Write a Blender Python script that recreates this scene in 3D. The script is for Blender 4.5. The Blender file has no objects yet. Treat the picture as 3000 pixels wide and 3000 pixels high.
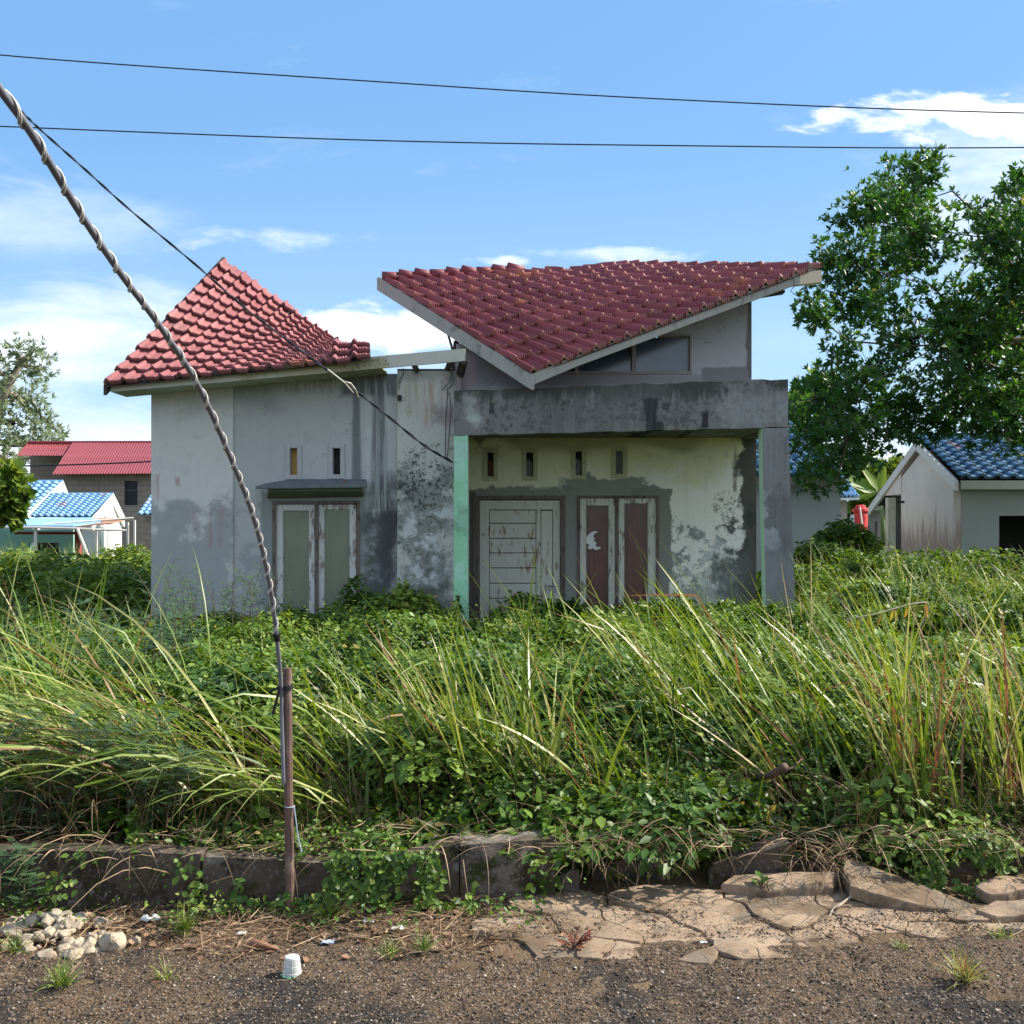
import bpy, math, random
import numpy as np
from mathutils import Vector, Matrix
random.seed(7); RNG = np.random.default_rng(11)
S = bpy.context.scene; COL = S.collection
F = 3100.0; CX = 1500.0; HZ = 1540.0; EYE = 1.55

# ------------------------------------------------------------------ camera
cam = bpy.data.cameras.new('camera'); co = bpy.data.objects.new('camera', cam); COL.objects.link(co)
co.location = (0, 0, EYE); co.rotation_euler = (math.radians(90), 0, 0)
cam.sensor_width = 36; cam.sensor_fit = 'HORIZONTAL'; cam.lens = 36 * F / 3000
cam.shift_y = (HZ - 1500) / 3000.0
cam.clip_start = 0.05; cam.clip_end = 3000
S.camera = co
S.render.resolution_x = S.render.resolution_y = 1024
S.view_settings.view_transform = 'Standard'; S.view_settings.look = 'None'
S.view_settings.gamma = 1; S.view_settings.exposure = 1.06
S.cycles.max_bounces = 6; S.cycles.diffuse_bounces = 3; S.cycles.glossy_bounces = 2
S.cycles.transmission_bounces = 4; S.cycles.transparent_max_bounces = 6
S.cycles.sample_clamp_indirect = 6
S.cycles.use_denoising = True

SUN_EL, SUN_AZ = 41.0, 78.0      # azimuth clockwise from +Y (north) to +X
# ------------------------------------------------------------------ world
W = bpy.data.worlds.new('World'); S.world = W; W.use_nodes = True
wt = W.node_tree; wt.nodes.clear()
class NT:
    def __init__(s, t): s.t = t; s.n = t.nodes; s.l = t.links
    def new(s, typ, **kw):
        n = s.n.new(typ)
        for k, v in kw.items(): setattr(n, k, v)
        return n
    def put(s, sock, v):
        if isinstance(v, bpy.types.NodeSocket): s.l.new(v, sock)
        elif v is not None:
            if hasattr(sock.default_value, '__len__') and not hasattr(v, '__len__'): v = [v] * len(sock.default_value)
            if hasattr(v, '__len__') and len(v) == 3 and len(sock.default_value) == 4: v = (*v, 1)
            sock.default_value = v
    def m(s, op, a, b=None, c=None, clamp=False):
        n = s.new('ShaderNodeMath', operation=op, use_clamp=clamp)
        s.put(n.inputs[0], a); s.put(n.inputs[1], b)
        if c is not None: s.put(n.inputs[2], c)
        return n.outputs[0]
    def mix(s, f, a, b, mode='MIX'):
        n = s.new('ShaderNodeMix', data_type='RGBA', blend_type=mode)
        s.put(n.inputs[0], f); s.put(n.inputs[6], a); s.put(n.inputs[7], b)
        return n.outputs[2]
    def noise(s, vec, scale, detail=4, rough=.55, dist=0.0):
        n = s.new('ShaderNodeTexNoise'); n.inputs['Scale'].default_value = scale
        n.inputs['Detail'].default_value = detail; n.inputs['Roughness'].default_value = rough
        n.inputs['Distortion'].default_value = dist
        if vec is not None: s.put(n.inputs['Vector'], vec)
        return n.outputs['Fac']
    def voro(s, vec, scale, feature='F1', out='Distance'):
        n = s.new('ShaderNodeTexVoronoi', feature=feature); n.inputs['Scale'].default_value = scale
        if vec is not None: s.put(n.inputs['Vector'], vec)
        return n.outputs[out]
    def ss(s, v, a, b):           # smoothstep
        n = s.new('ShaderNodeMapRange', interpolation_type='SMOOTHSTEP')
        s.put(n.inputs[0], v); s.put(n.inputs[1], a); s.put(n.inputs[2], b)
        return n.outputs[0]
    def ramp(s, f, stops):
        n = s.new('ShaderNodeValToRGB'); e = n.color_ramp.elements
        while len(e) < len(stops): e.new(.5)
        for q, (p, c) in zip(e, stops): q.position = p; q.color = (*c, 1)
        s.put(n.inputs[0], f); return n.outputs[0]
    def xyz(s, v):
        n = s.new('ShaderNodeSeparateXYZ'); s.put(n.inputs[0], v); return n.outputs
    def cxyz(s, x, y, z):
        n = s.new('ShaderNodeCombineXYZ'); s.put(n.inputs[0], x); s.put(n.inputs[1], y); s.put(n.inputs[2], z); return n.outputs[0]
    def pos(s): return s.new('ShaderNodeNewGeometry').outputs['Position']
    def scale(s, v, sc):
        n = s.new('ShaderNodeMapping'); n.inputs['Scale'].default_value = sc; s.put(n.inputs[0], v); return n.outputs[0]
    def attr(s, name): return s.new('ShaderNodeAttribute', attribute_name=name).outputs['Fac']
    def bump(s, h, strength=.3, dist=.01):
        n = s.new('ShaderNodeBump'); n.inputs['Strength'].default_value = strength
        n.inputs['Distance'].default_value = dist; s.put(n.inputs['Height'], h); return n.outputs[0]

w = NT(wt)
sky = w.new('ShaderNodeTexSky', sky_type='NISHITA'); sky.sun_disc = False
sky.sun_elevation = math.radians(SUN_EL); sky.sun_rotation = math.radians(SUN_AZ)
sky.air_density = 1.0; sky.dust_density = 0.7; sky.ozone_density = 1.6
tc = w.new('ShaderNodeTexCoord').outputs['Generated']
dx, dy, dz = w.xyz(tc)
ady = w.m('MAXIMUM', w.m('ABSOLUTE', dy), .05)
U = w.m('DIVIDE', dx, ady); V = w.m('DIVIDE', dz, ady)       # gnomonic sky coordinates
uv = w.cxyz(U, V, 0.0)
n1 = w.noise(w.scale(uv, (2.2, 7.0, 1)), 1.6, 7, .62, .3)
n2 = w.noise(w.scale(uv, (6.0, 16.0, 1)), 2.2, 6, .6, .2)
def ell(u, v, ru, rv):
    a = w.m('POWER', w.m('DIVIDE', w.m('SUBTRACT', U, u), ru), 2.0); b = w.m('POWER', w.m('DIVIDE', w.m('SUBTRACT', V, v), rv), 2.0)
    return w.m('SUBTRACT', 1.0, w.m('ADD', a, b))
def U_(px): return (px - CX) / F
def V_(py): return (HZ - py) / F
def blob(px, py, rx, ry, amp=.9, soft=.35, src=n1):
    e = ell(U_(px), V_(py), rx / F, ry / F)
    return w.ss(w.m('ADD', e, w.m('MULTIPLY', w.m('SUBTRACT', src, .5), amp * 4)), 0.0, soft)
cl = blob(2920, 345, 620, 75, 1.0, .9, n2)
cl = w.m('MAXIMUM', cl, w.m('MULTIPLY', blob(3250, 560, 800, 420, .9, 1.6, n1), .6))
cl = w.m('MAXIMUM', cl, w.m('MULTIPLY', blob(1150, 960, 330, 85, .8, .8, n2), .85))
cl = w.m('MAXIMUM', cl, w.m('MULTIPLY', blob(150, 1010, 620, 200, .9, 1.3, n1), .75))
cl = w.m('MAXIMUM', cl, w.m('MULTIPLY', blob(150, 660, 500, 110, .9, 1.6, n1), .35))
cl = w.m('MAXIMUM', cl, w.m('MULTIPLY', blob(720, 705, 330, 45, 1.3, 1.8, n2), .5))
cl = w.m('MAXIMUM', cl, w.m('MULTIPLY', blob(1800, 745, 260, 28, 1.3, 1.6, n2), .55))
cl = w.m('MAXIMUM', cl, w.m('MULTIPLY', blob(1450, 765, 120, 20, 1.0, .9, n2), .6))
low = w.m('MULTIPLY', w.ss(V, .22, .02), w.ss(n1, .36, .62))
cl = w.m('MAXIMUM', cl, w.m('MULTIPLY', low, .75))
gen = w.m('MULTIPLY', w.ss(n1, .56, .8), .35)
cl = w.m('MAXIMUM', cl, w.m('MULTIPLY', gen, w.ss(V, .02, .1)))
back = w.m('MULTIPLY', w.ss(dy, .1, -.3), w.m('ADD', .30, w.m('MULTIPLY', w.ss(n1, .4, .6), .35)))  # extra clouds added behind the camera as neutral fill light
cl = w.m('MAXIMUM', cl, w.m('MULTIPLY', back, w.ss(dz, -.1, .1)))
glare = w.m('MULTIPLY', w.ss(w.m('ADD', U, w.m('MULTIPLY', V, .5)), .1, .85), .3)
skyc = w.mix(.62, sky.outputs[0], w.mix(w.ss(V, .0, .42), (4.2, 6.6, 8.7), (1.8, 4.3, 8.1)))        # sky blended towards a set blue gradient
col = w.mix(cl, skyc, (9.6, 9.9, 10.5))
bg = w.new('ShaderNodeBackground'); w.put(bg.inputs[0], col); bg.inputs[1].default_value = 0.07
out = w.new('ShaderNodeOutputWorld'); wt.links.new(bg.outputs[0], out.inputs[0])

# ------------------------------------------------------------------ sun
sl = bpy.data.lights.new('sun', 'SUN'); sl.energy = 5.0; sl.angle = math.radians(.53); sl.color = (1, .93, .80)
so = bpy.data.objects.new('sun', sl); COL.objects.link(so)
a, e = math.radians(SUN_AZ), math.radians(SUN_EL)
sd = Vector((math.sin(a) * math.cos(e), math.cos(a) * math.cos(e), math.sin(e)))
so.rotation_euler = sd.to_track_quat('Z', 'Y').to_euler(); so.location = (20, 3, 20)

# ------------------------------------------------------------------ helpers
def P(px, py, Y): return Vector(((px - CX) / F * Y, Y, EYE + (HZ - py) / F * Y))
def X_(px, Y): return (px - CX) / F * Y
def Z_(py, Y): return EYE + (HZ - py) / F * Y
def G(px, py, z=0.0):                      # ground point seen at a pixel
    Y = (EYE - z) * F / (py - HZ); return Vector((X_(px, Y), Y, z))

def tag(o, label, cat, group=None, kind=None):
    o['label'] = label; o['category'] = cat
    if group: o['group'] = group
    if kind: o['kind'] = kind
    return o
def thing(name, label, cat, loc=(0, 0, 0), group=None):
    o = bpy.data.objects.new(name, None); COL.objects.link(o); o.location = loc; o.empty_display_size = .1
    return tag(o, label, cat, group)
def link(name, me, mat, parent=None):
    if mat:
        for m_ in (mat if isinstance(mat, (list, tuple)) else [mat]): me.materials.append(m_)
    o = bpy.data.objects.new(name, me); COL.objects.link(o)
    if parent is not None:
        o.parent = parent
        wl = Vector((0, 0, 0)); q = parent
        while q is not None: wl += Vector(q.location); q = q.parent
        if wl.length > 1e-9: me.transform(Matrix.Translation(-wl))
    return o
class MB:
    def __init__(s): s.v = []; s.f = []; s.mi = []; s.cur = 0
    def face(s, pts):
        b = len(s.v); s.v += [tuple(p) for p in pts]; s.f.append(tuple(range(b, b + len(pts)))); s.mi.append(s.cur)
    def add(s, vs, fs):
        b = len(s.v); s.v += [tuple(p) for p in vs]
        for f in fs: s.f.append(tuple(i + b for i in f)); s.mi.append(s.cur)
    def hexa(s, p):                         # 8 points: bottom 4 ccw, top 4
        s.add(p, [(3, 2, 1, 0), (4, 5, 6, 7), (0, 1, 5, 4), (1, 2, 6, 5), (2, 3, 7, 6), (3, 0, 4, 7)])
    def box(s, x0, x1, y0, y1, z0, z1):
        s.hexa([(x0, y0, z0), (x1, y0, z0), (x1, y1, z0), (x0, y1, z0), (x0, y0, z1), (x1, y0, z1), (x1, y1, z1), (x0, y1, z1)])
    def prism(s, pts, vec):                 # polygon extruded by vec
        n = len(pts); pts = [Vector(p) for p in pts]; q = [p + Vector(vec) for p in pts]
        s.add(pts + q, [tuple(range(n))[::-1], tuple(range(n, 2 * n))] + [(i, (i + 1) % n, (i + 1) % n + n, i + n) for i in range(n)])
    def tube(s, pts, r, n=8, cap=True):
        pts = [Vector(p) for p in pts]; rs = r if hasattr(r, '__len__') else [r] * len(pts)
        vs = []; up = Vector((0, 0, 1)); pn = None
        for i, p in enumerate(pts):
            d = (pts[min(i + 1, len(pts) - 1)] - pts[max(i - 1, 0)]).normalized()
            if pn is None:
                pn = d.cross(up)
                if pn.length < .1: pn = d.cross(Vector((1, 0, 0)))
            pn = (pn - d * pn.dot(d)).normalized(); b = d.cross(pn)
            for k in range(n):
                t = 2 * math.pi * k / n; vs.append(p + (pn * math.cos(t) + b * math.sin(t)) * rs[i])
        fs = [(i * n + k, i * n + (k + 1) % n, (i + 1) * n + (k + 1) % n, (i + 1) * n + k) for i in range(len(pts) - 1) for k in range(n)]
        if cap: fs += [tuple(range(n))[::-1], tuple((len(pts) - 1) * n + k for k in range(n))]
        s.add(vs, fs)
    def lathe(s, prof, c=(0, 0, 0), n=24, cap=True):
        vs = [(c[0] + r * math.cos(2 * math.pi * k / n), c[1] + r * math.sin(2 * math.pi * k / n), c[2] + z) for r, z in prof for k in range(n)]
        fs = [(i * n + k, i * n + (k + 1) % n, (i + 1) * n + (k + 1) % n, (i + 1) * n + k) for i in range(len(prof) - 1) for k in range(n)]
        if cap: fs += [tuple(range(n))[::-1], tuple((len(prof) - 1) * n + k for k in range(n))]
        s.add(vs, fs)
    def build(s, name, mat, parent=None, smooth=False, bevel=0):
        me = bpy.data.meshes.new(name); me.from_pydata(s.v, [], s.f)
        if any(s.mi): me.polygons.foreach_set('material_index', s.mi)
        if smooth: me.polygons.foreach_set('use_smooth', [True] * len(s.f))
        me.update(); o = link(name, me, mat, parent)
        if bevel:
            m_ = o.modifiers.new('b', 'BEVEL'); m_.width = bevel; m_.segments = 2; m_.limit_method = 'ANGLE'
        return o
def bigmesh(name, verts, faces, mat, attrs=None, smooth=False, parent=None):
    """verts (N,3) array; faces list of arrays (M,k)"""
    me = bpy.data.meshes.new(name); me.vertices.add(len(verts)); me.vertices.foreach_set('co', np.ascontiguousarray(verts, dtype=np.float32).ravel())
    li = np.concatenate([f.ravel() for f in faces]).astype(np.int32)
    tot = np.concatenate([np.full(len(f), f.shape[1], np.int32) for f in faces])
    st = np.concatenate([[0], np.cumsum(tot)[:-1]]).astype(np.int32)
    me.loops.add(len(li)); me.loops.foreach_set('vertex_index', li)
    me.polygons.add(len(tot)); me.polygons.foreach_set('loop_start', st); me.polygons.foreach_set('loop_total', tot)
    if smooth: me.polygons.foreach_set('use_smooth', np.ones(len(tot), bool))
    for k, v in (attrs or {}).items():
        at = me.attributes.new(k, 'FLOAT', 'POINT'); at.data.foreach_set('value', np.ascontiguousarray(v, dtype=np.float32))
    me.update(calc_edges=True); me.validate()
    return link(name, me, mat, parent)

_perm = RNG.random((256, 256))
def vnoise(x, y):
    xi = np.floor(x).astype(int); yi = np.floor(y).astype(int); fx = x - xi; fy = y - yi
    fx = fx * fx * (3 - 2 * fx); fy = fy * fy * (3 - 2 * fy)
    a = _perm[xi % 256, yi % 256]; b = _perm[(xi + 1) % 256, yi % 256]; c = _perm[xi % 256, (yi + 1) % 256]; d = _perm[(xi + 1) % 256, (yi + 1) % 256]
    return (a * (1 - fx) + b * fx) * (1 - fy) + (c * (1 - fx) + d * fx) * fy
def fbm(x, y, o=4):
    x = np.asarray(x, float); y = np.asarray(y, float); s = 0; a = .5; t = 0
    for i in range(o): s = s + a * vnoise(x * 2 ** i + 17 * i, y * 2 ** i + 31 * i); t += a; a *= .5
    return s / t - .5

# ------------------------------------------------------------------ materials
def mat(name, fn, rough=.8, spec=.3):
    m_ = bpy.data.materials.new(name); m_.use_nodes = True; t = m_.node_tree
    b = t.nodes['Principled BSDF']; b.inputs['Roughness'].default_value = rough; b.inputs['Specular IOR Level'].default_value = spec
    q = NT(t); r = fn(q, b)
    if r is not None: q.put(b.inputs['Base Color'], r)
    return m_
def flat(name, c, rough=.7, var=.25, sc=12, spec=.3, metal=0, bump=.15):
    def fn(q, b):
        p = q.pos(); n = q.noise(p, sc, 6, .65)
        b.inputs['Metallic'].default_value = metal
        q.put(b.inputs['Normal'], q.bump(q.noise(p, sc * 9, 4), bump, .004))
        return q.mix(n, tuple(k * (1 - var) for k in c), tuple(min(1, k * (1 + var)) for k in c))
    return mat(name, fn, rough, spec)
def boxmask(q, x, z, x0, x1, z0, z1, nz, amp, soft):
    dx_ = q.m('SUBTRACT', q.m('ABSOLUTE', q.m('SUBTRACT', x, (x0 + x1) / 2)), abs(x1 - x0) / 2)
    dz_ = q.m('SUBTRACT', q.m('ABSOLUTE', q.m('SUBTRACT', z, (z0 + z1) / 2)), abs(z1 - z0) / 2)
    d = q.m('ADD', q.m('MAXIMUM', dx_, dz_), q.m('MULTIPLY', q.m('SUBTRACT', nz, .5), amp * 1.7))
    return q.ss(d, soft, -soft)
def plaster(name, base, Y, masks=(), streak=.25, mold=.2, var=.12, tint=None, rough=.9, cracks=0.0, bumpk=.35):
    """masks: (px0,px1,py0,py1, amp, soft, color, strength, kind) given on the wall plane at depth Y"""
    def fn(q, b):
        p = q.pos(); x, y, z = q.xyz(p)
        nb = q.noise(p, 1.3, 6, .6); nf = q.noise(p, 9, 8, .7); nn = q.noise(p, 60, 3, .6)
        c = q.mix(nb, tuple(k * (1 - var) for k in base), tuple(min(1, k * (1 + var)) for k in base))
        c = q.mix(q.m('MULTIPLY', q.ss(nf, .5, .72), .35), c, tuple(k * .72 for k in base))
        for (a0, a1, b0, b1, amp, soft, colr, st, kind) in masks:
            nz = {'n': q.noise(p, 3.2, 8, .66), 'f': q.noise(p, 11, 8, .7), 'v': q.noise(q.scale(p, (14, 14, 1.1)), 1.0, 7, .65), 's': q.noise(p, 1.6, 2, .4)}[kind[0]]
            m_ = boxmask(q, x, z, X_(a0, Y), X_(a1, Y), Z_(b1, Y), Z_(b0, Y), nz, amp, soft)
            if 'h' in kind: m_ = q.m('MULTIPLY', m_, q.ss(q.noise(p, 6.5, 9, .72), .46, .54))     # patchy (flaked)
            if 'w' in kind: m_ = q.m('MULTIPLY', m_, q.ss(q.noise(q.scale(p, (22, 22, 1.0)), 1.0, 6, .7), .42, .6))
            if 'd' in kind: m_ = q.m('MULTIPLY', m_, q.ss(q.noise(p, 26, 6, .75), .50, .58))
            c = q.mix(q.m('MULTIPLY', m_, st), c, colr)
        if streak: c = q.mix(q.m('MULTIPLY', q.ss(q.noise(q.scale(p, (16, 16, .9)), 1.0, 6, .65), .52, .75), streak), c, tuple(k * .35 for k in base))
        if mold: c = q.mix(q.m('MULTIPLY', q.ss(q.noise(p, 4.5, 10, .78), .54, .66), mold), c, (.035, .04, .035))
        h = q.m('ADD', q.m('MULTIPLY', nn, .35), nf)
        if cracks:
            v = q.new('ShaderNodeTexVoronoi', feature='DISTANCE_TO_EDGE'); v.inputs['Scale'].default_value = 1.4
            dn = q.new('ShaderNodeVectorMath', operation='ADD'); q.put(dn.inputs[0], p)
            nv = q.new('ShaderNodeTexNoise'); nv.inputs['Scale'].default_value = 5; nv.inputs['Detail'].default_value = 8
            q.put(nv.inputs['Vector'], p); q.put(dn.inputs[1], nv.outputs['Color']); q.put(v.inputs['Vector'], dn.outputs[0])
            ck = q.m('MULTIPLY', q.ss(v.outputs['Distance'], .007, .001), q.ss(nb, .52, .6)); c = q.mix(q.m('MULTIPLY', ck, cracks), c, (.05, .05, .045))
        q.put(b.inputs['Normal'], q.bump(h, bumpk, .006))
        return c
    return mat(name, fn, rough, .15)
def wood_paint(name, paint, wood, wear=.5, rough=.75):
    def fn(q, b):
        p = q.pos(); n = q.noise(q.scale(p, (30, 30, 6)), 1.0, 8, .72); n2 = q.noise(p, 4.5, 6, .6)
        f = q.ss(q.m('ADD', n, q.m('MULTIPLY', q.m('SUBTRACT', n2, .5), .5)), .62 - wear * .16, .66 - wear * .12)
        q.put(b.inputs['Normal'], q.bump(n, .5, .004))
        c = q.mix(n2, tuple(k * .85 for k in paint), paint)
        return q.mix(f, c, q.mix(n, tuple(k * .6 for k in wood), wood))
    return mat(name, fn, rough, .25)
def foliage(name, stops, rough=.45, trans=.35, tcol=None, spec=.4, var=.35):
    m_ = bpy.data.materials.new(name); m_.use_nodes = True; t = m_.node_tree; q = NT(t)
    b = t.nodes['Principled BSDF']; b.inputs['Roughness'].default_value = rough; b.inputs['Specular IOR Level'].default_value = spec
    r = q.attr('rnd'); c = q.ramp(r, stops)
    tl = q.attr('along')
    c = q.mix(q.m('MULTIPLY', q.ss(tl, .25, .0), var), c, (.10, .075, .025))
    q.put(b.inputs['Base Color'], c)
    tr = q.new('ShaderNodeBsdfTranslucent'); hs = q.new('ShaderNodeHueSaturation'); hs.inputs['Value'].default_value = 1.7; hs.inputs['Saturation'].default_value = 1.15; hs.inputs['Hue'].default_value = .485
    q.put(hs.inputs['Color'], c); q.put(tr.inputs[0], hs.outputs[0])
    mx = q.new('ShaderNodeMixShader'); mx.inputs[0].default_value = trans
    q.l.new(b.outputs[0], mx.inputs[1]); q.l.new(tr.outputs[0], mx.inputs[2])
    q.l.new(mx.outputs[0], t.nodes['Material Output'].inputs[0])
    return m_
def rooftile(name, c1, c2, dirt=.3, rough=.6, dirtc=(.05, .03, .03)):
    def fn(q, b):
        p = q.pos(); r = q.attr('rnd'); n = q.noise(p, 3, 7, .65); n2 = q.noise(p, 25, 5, .7)
        c = q.mix(r, c1, c2)
        c = q.mix(q.m('MULTIPLY', q.ss(n, .52, .7), dirt), c, dirtc)
        c = q.mix(q.m('MULTIPLY', q.ss(q.noise(p, 1.7, 4, .5), .62, .7), .55), c, (.42, .14, .055))
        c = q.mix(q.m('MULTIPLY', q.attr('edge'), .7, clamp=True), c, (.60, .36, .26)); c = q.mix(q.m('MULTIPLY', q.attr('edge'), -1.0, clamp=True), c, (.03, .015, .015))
        q.put(b.inputs['Normal'], q.bump(n2, .15, .003)); return c
    return mat(name, fn, rough, .3)

M = {}
gray = (.30, .32, .325)
Y0 = 10.1
M['left_panel'] = plaster('pale_plaster', (.56, .56, .545), Y0, [
    (430, 700, 1500, 1900, .9, .10, (.25, .27, .275), .75, 'n'), (430, 700, 1100, 1190, .6, .12, (.33, .34, .32), .5, 'n'),
    (450, 470, 1390, 1470, .1, .02, (.33, .23, .22), .7, 'nw'), (515, 530, 1400, 1425, .05, .015, (.3, .2, .2), .6, 'n'),
    (600, 645, 1490, 1600, .25, .04, (.32, .22, .22), .6, 'nw'), (560, 600, 1500, 1560, .2, .04, (.32, .24, .24), .5, 'nw')], streak=.12, mold=.06, var=.06, cracks=.4)
M['left_wall'] = plaster('grey_plaster', (.40, .41, .41), Y0, [
    (1000, 1170, 1080, 1160, .10, .04, (.10, .11, .115), .9, 'n'), (1028, 1060, 1130, 1410, .05, .018, (.12, .135, .14), .85, 's'),
    (1088, 1132, 1130, 1490, .06, .022, (.12, .135, .14), .85, 's'), (880, 1170, 1085, 1120, .2, .05, (.15, .155, .16), .7, 's'),
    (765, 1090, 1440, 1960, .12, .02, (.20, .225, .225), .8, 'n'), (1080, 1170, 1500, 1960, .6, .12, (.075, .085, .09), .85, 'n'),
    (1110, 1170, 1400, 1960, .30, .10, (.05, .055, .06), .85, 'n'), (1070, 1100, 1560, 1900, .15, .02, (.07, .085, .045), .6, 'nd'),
    (1060, 1150, 1120, 1500, .2, .05, (.50, .53, .53), .5, 'vw'), (846, 876, 1394, 1412, .05, .01, (.16, .16, .15), .7, 'v'), (970, 1000, 1394, 1412, .05, .01, (.16, .16, .15), .7, 'v'), (690, 1000, 1085, 1150, .10, .05, (.20, .21, .205), .7, 'vw'), (745, 800, 1430, 1520, .10, .03, (.20, .215, .21), .6, 'vw'), (700, 790, 1560, 1900, .6, .08, (.26, .28, .285), .7, 'nh'), (700, 780, 1090, 1160, .4, .1, (.26, .27, .26), .6, 's')], streak=.12, mold=.06, var=.07, cracks=.5)
M['mold_panel'] = plaster('moldy_plaster', (.50, .505, .47), Y0, [
    (1150, 1340, 1360, 1900, .9, .12, (.20, .22, .21), .85, 'n'), (1150, 1340, 1340, 1600, .9, .12, (.045, .05, .04), .9, 'fd'), (1150, 1230, 1400, 1700, .6, .1, (.05, .055, .045), .8, 'nh'),
    (1150, 1260, 1450, 1640, .8, .1, (.06, .065, .055), .85, 'nd'), (1180, 1320, 1470, 1900, .7, .1, (.62, .66, .66), .8, 'nh'),
    (1240, 1300, 1120, 1240, .25, .05, (.42, .26, .24), .75, 'vw'), (1180, 1260, 1130, 1220, .3, .05, (.30, .28, .14), .6, 'vw'),
    (1270, 1340, 1200, 1245, .2, .05, (.26, .21, .22), .7, 'n'), (1150, 1340, 1700, 1950, .8, .12, (.07, .08, .07), .75, 'n'),
    (1150, 1340, 1075, 1110, .3, .04, (.24, .25, .23), .6, 'n')], streak=.25, mold=.3, var=.12)
YB = 9.6
M['beam'] = plaster('weathered_concrete', (.175, .173, .168), YB, [
    (1320, 2320, 1100, 1160, .30, .05, (.05, .05, .045), .9, 'v'), (1320, 2320, 1130, 1260, .6, .1, (.07, .07, .062), .8, 'nd'), (1700, 2050, 1110, 1240, .8, .1, (.10, .10, .095), .7, 'nh'), (1890, 1925, 1170, 1270, .08, .015, (.035, .035, .04), .95, 'n'), (1905, 1945, 1235, 1275, .1, .02, (.035, .035, .04), .95, 'n'),
    (2055, 2078, 1205, 1255, .06, .012, (.03, .03, .035), .95, 'n'), (1435, 1447, 1180, 1210, .05, .008, (.04, .045, .05), .9, 'n'), (1940, 1965, 1180, 1205, .07, .01, (.05, .055, .06), .8, 'n'),
    (1560, 1900, 1150, 1280, .7, .12, (.12, .12, .12), .6, 'vw'), (1330, 1400, 1215, 1235, .15, .02, (.42, .58, .5), .6, 'nh'), (1350, 1400, 1150, 1250, .3, .05, (.36, .38, .37), .6, 'n'),
    (2100, 2320, 1120, 1270, .8, .1, (.30, .31, .32), .5, 'n')], streak=.6, mold=.45, var=.2, cracks=.5)
M['column'] = plaster('column_concrete', (.20, .203, .208), YB, [
    (2220, 2350, 1450, 1620, .7, .1, (.12, .125, .13), .6, 'n'), (2220, 2340, 1280, 1460, .6, .08, (.10, .10, .10), .6, 'vw'),
    (2225, 2260, 1450, 1600, .4, .06, (.5, .52, .54), .4, 'nh'), (2220, 2350, 1650, 1900, .8, .1, (.15, .16, .165), .5, 'n')], streak=.5, mold=.3, var=.18, cracks=.4)
M['green_column'] = plaster('green_paint', (.27, .56, .36), YB, [
    (1320, 1380, 1480, 1560, .35, .05, (.18, .33, .22), .8, 'n'), (1320, 1380, 1280, 1900, .9, .2, (.42, .66, .56), .6, 'nh'),
    (1320, 1380, 1275, 1330, .3, .05, (.36, .5, .46), .6, 'n')], streak=.15, mold=.12, var=.12)
M['green_edge'] = plaster('green_paint_sun_edge', (.50, .72, .52), YB, [], streak=.2, mold=.12, var=.1)  # paler green: sunlight painted on the left column, plain paint on the right
YW = 11.2
M['porch_wall'] = plaster('yellowed_plaster', (.74, .72, .51), YW, [  # yellow base holds the bounce of sunlit grass, put into the colour
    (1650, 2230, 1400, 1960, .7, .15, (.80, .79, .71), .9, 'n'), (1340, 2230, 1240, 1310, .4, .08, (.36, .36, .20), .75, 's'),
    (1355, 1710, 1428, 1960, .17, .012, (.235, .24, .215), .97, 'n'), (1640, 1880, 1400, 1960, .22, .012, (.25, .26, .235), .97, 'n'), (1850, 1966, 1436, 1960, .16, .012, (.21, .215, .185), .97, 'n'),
    (1375, 1395, 1440, 1960, .03, .01, (.10, .085, .065), .85, 'n'),
    (1990, 2180, 1530, 1760, .9, .03, (.24, .255, .235), .95, 'nh'), (1970, 2180, 1718, 1960, .25, .03, (.30, .32, .31), .8, 'n'), (2060, 2180, 1560, 1800, .9, .1, (.66, .70, .68), .6, 'nh'),
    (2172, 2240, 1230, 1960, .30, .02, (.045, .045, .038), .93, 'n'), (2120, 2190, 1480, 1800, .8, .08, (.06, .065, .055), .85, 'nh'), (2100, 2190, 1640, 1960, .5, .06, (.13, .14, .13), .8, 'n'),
    (2148, 2158, 1300, 1440, .10, .02, (.12, .115, .085), .8, 'nw'), (2100, 2160, 1450, 1500, .3, .03, (.16, .16, .13), .7, 'nd'),
    (1390, 1420, 1270, 1320, .2, .02, (.12, .10, .05), .7, 'n'), (1560, 1660, 1400, 1430, .2, .02, (.62, .64, .52), .6, 'nh')], streak=.12, mold=.12, var=.10, cracks=.7)
M['clere_wall'] = plaster('clerestory_plaster', (.34, .345, .36), 10.0, [
    (2055, 2205, 1075, 1125, .05, .01, (.17, .17, .175), .9, 'n'), (2188, 2215, 880, 1110, .08, .012, (.12, .12, .11), .9, 'n'),
    (1330, 1560, 960, 1130, .3, .06, (.17, .17, .185), .8, 's'), (1340, 1400, 1050, 1130, .2, .03, (.32, .25, .25), .6, 'n'),  # left part darkened: shade under the roof put into the plaster colour
    (1560, 2060, 1095, 1130, .1, .02, (.24, .235, .235), .8, 'n')], streak=.1, mold=.07, var=.08, cracks=.8)
M['vent_plaster'] = flat('vent_plaster', (.38, .39, .39), .9, .2, 14)
M['vent_yellow'] = flat('vent_yellow_plaster', (.47, .46, .31), .9, .2, 14)
M['vent_dark'] = flat('vent_inside', (.03, .03, .032), .9)
M['orange_board'] = flat('orange_board', (.50, .30, .10), .8, .25, 25)
M['old_white'] = wood_paint('peeling_white_paint', (.60, .61, .54), (.28, .25, .19), .45)
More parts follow.
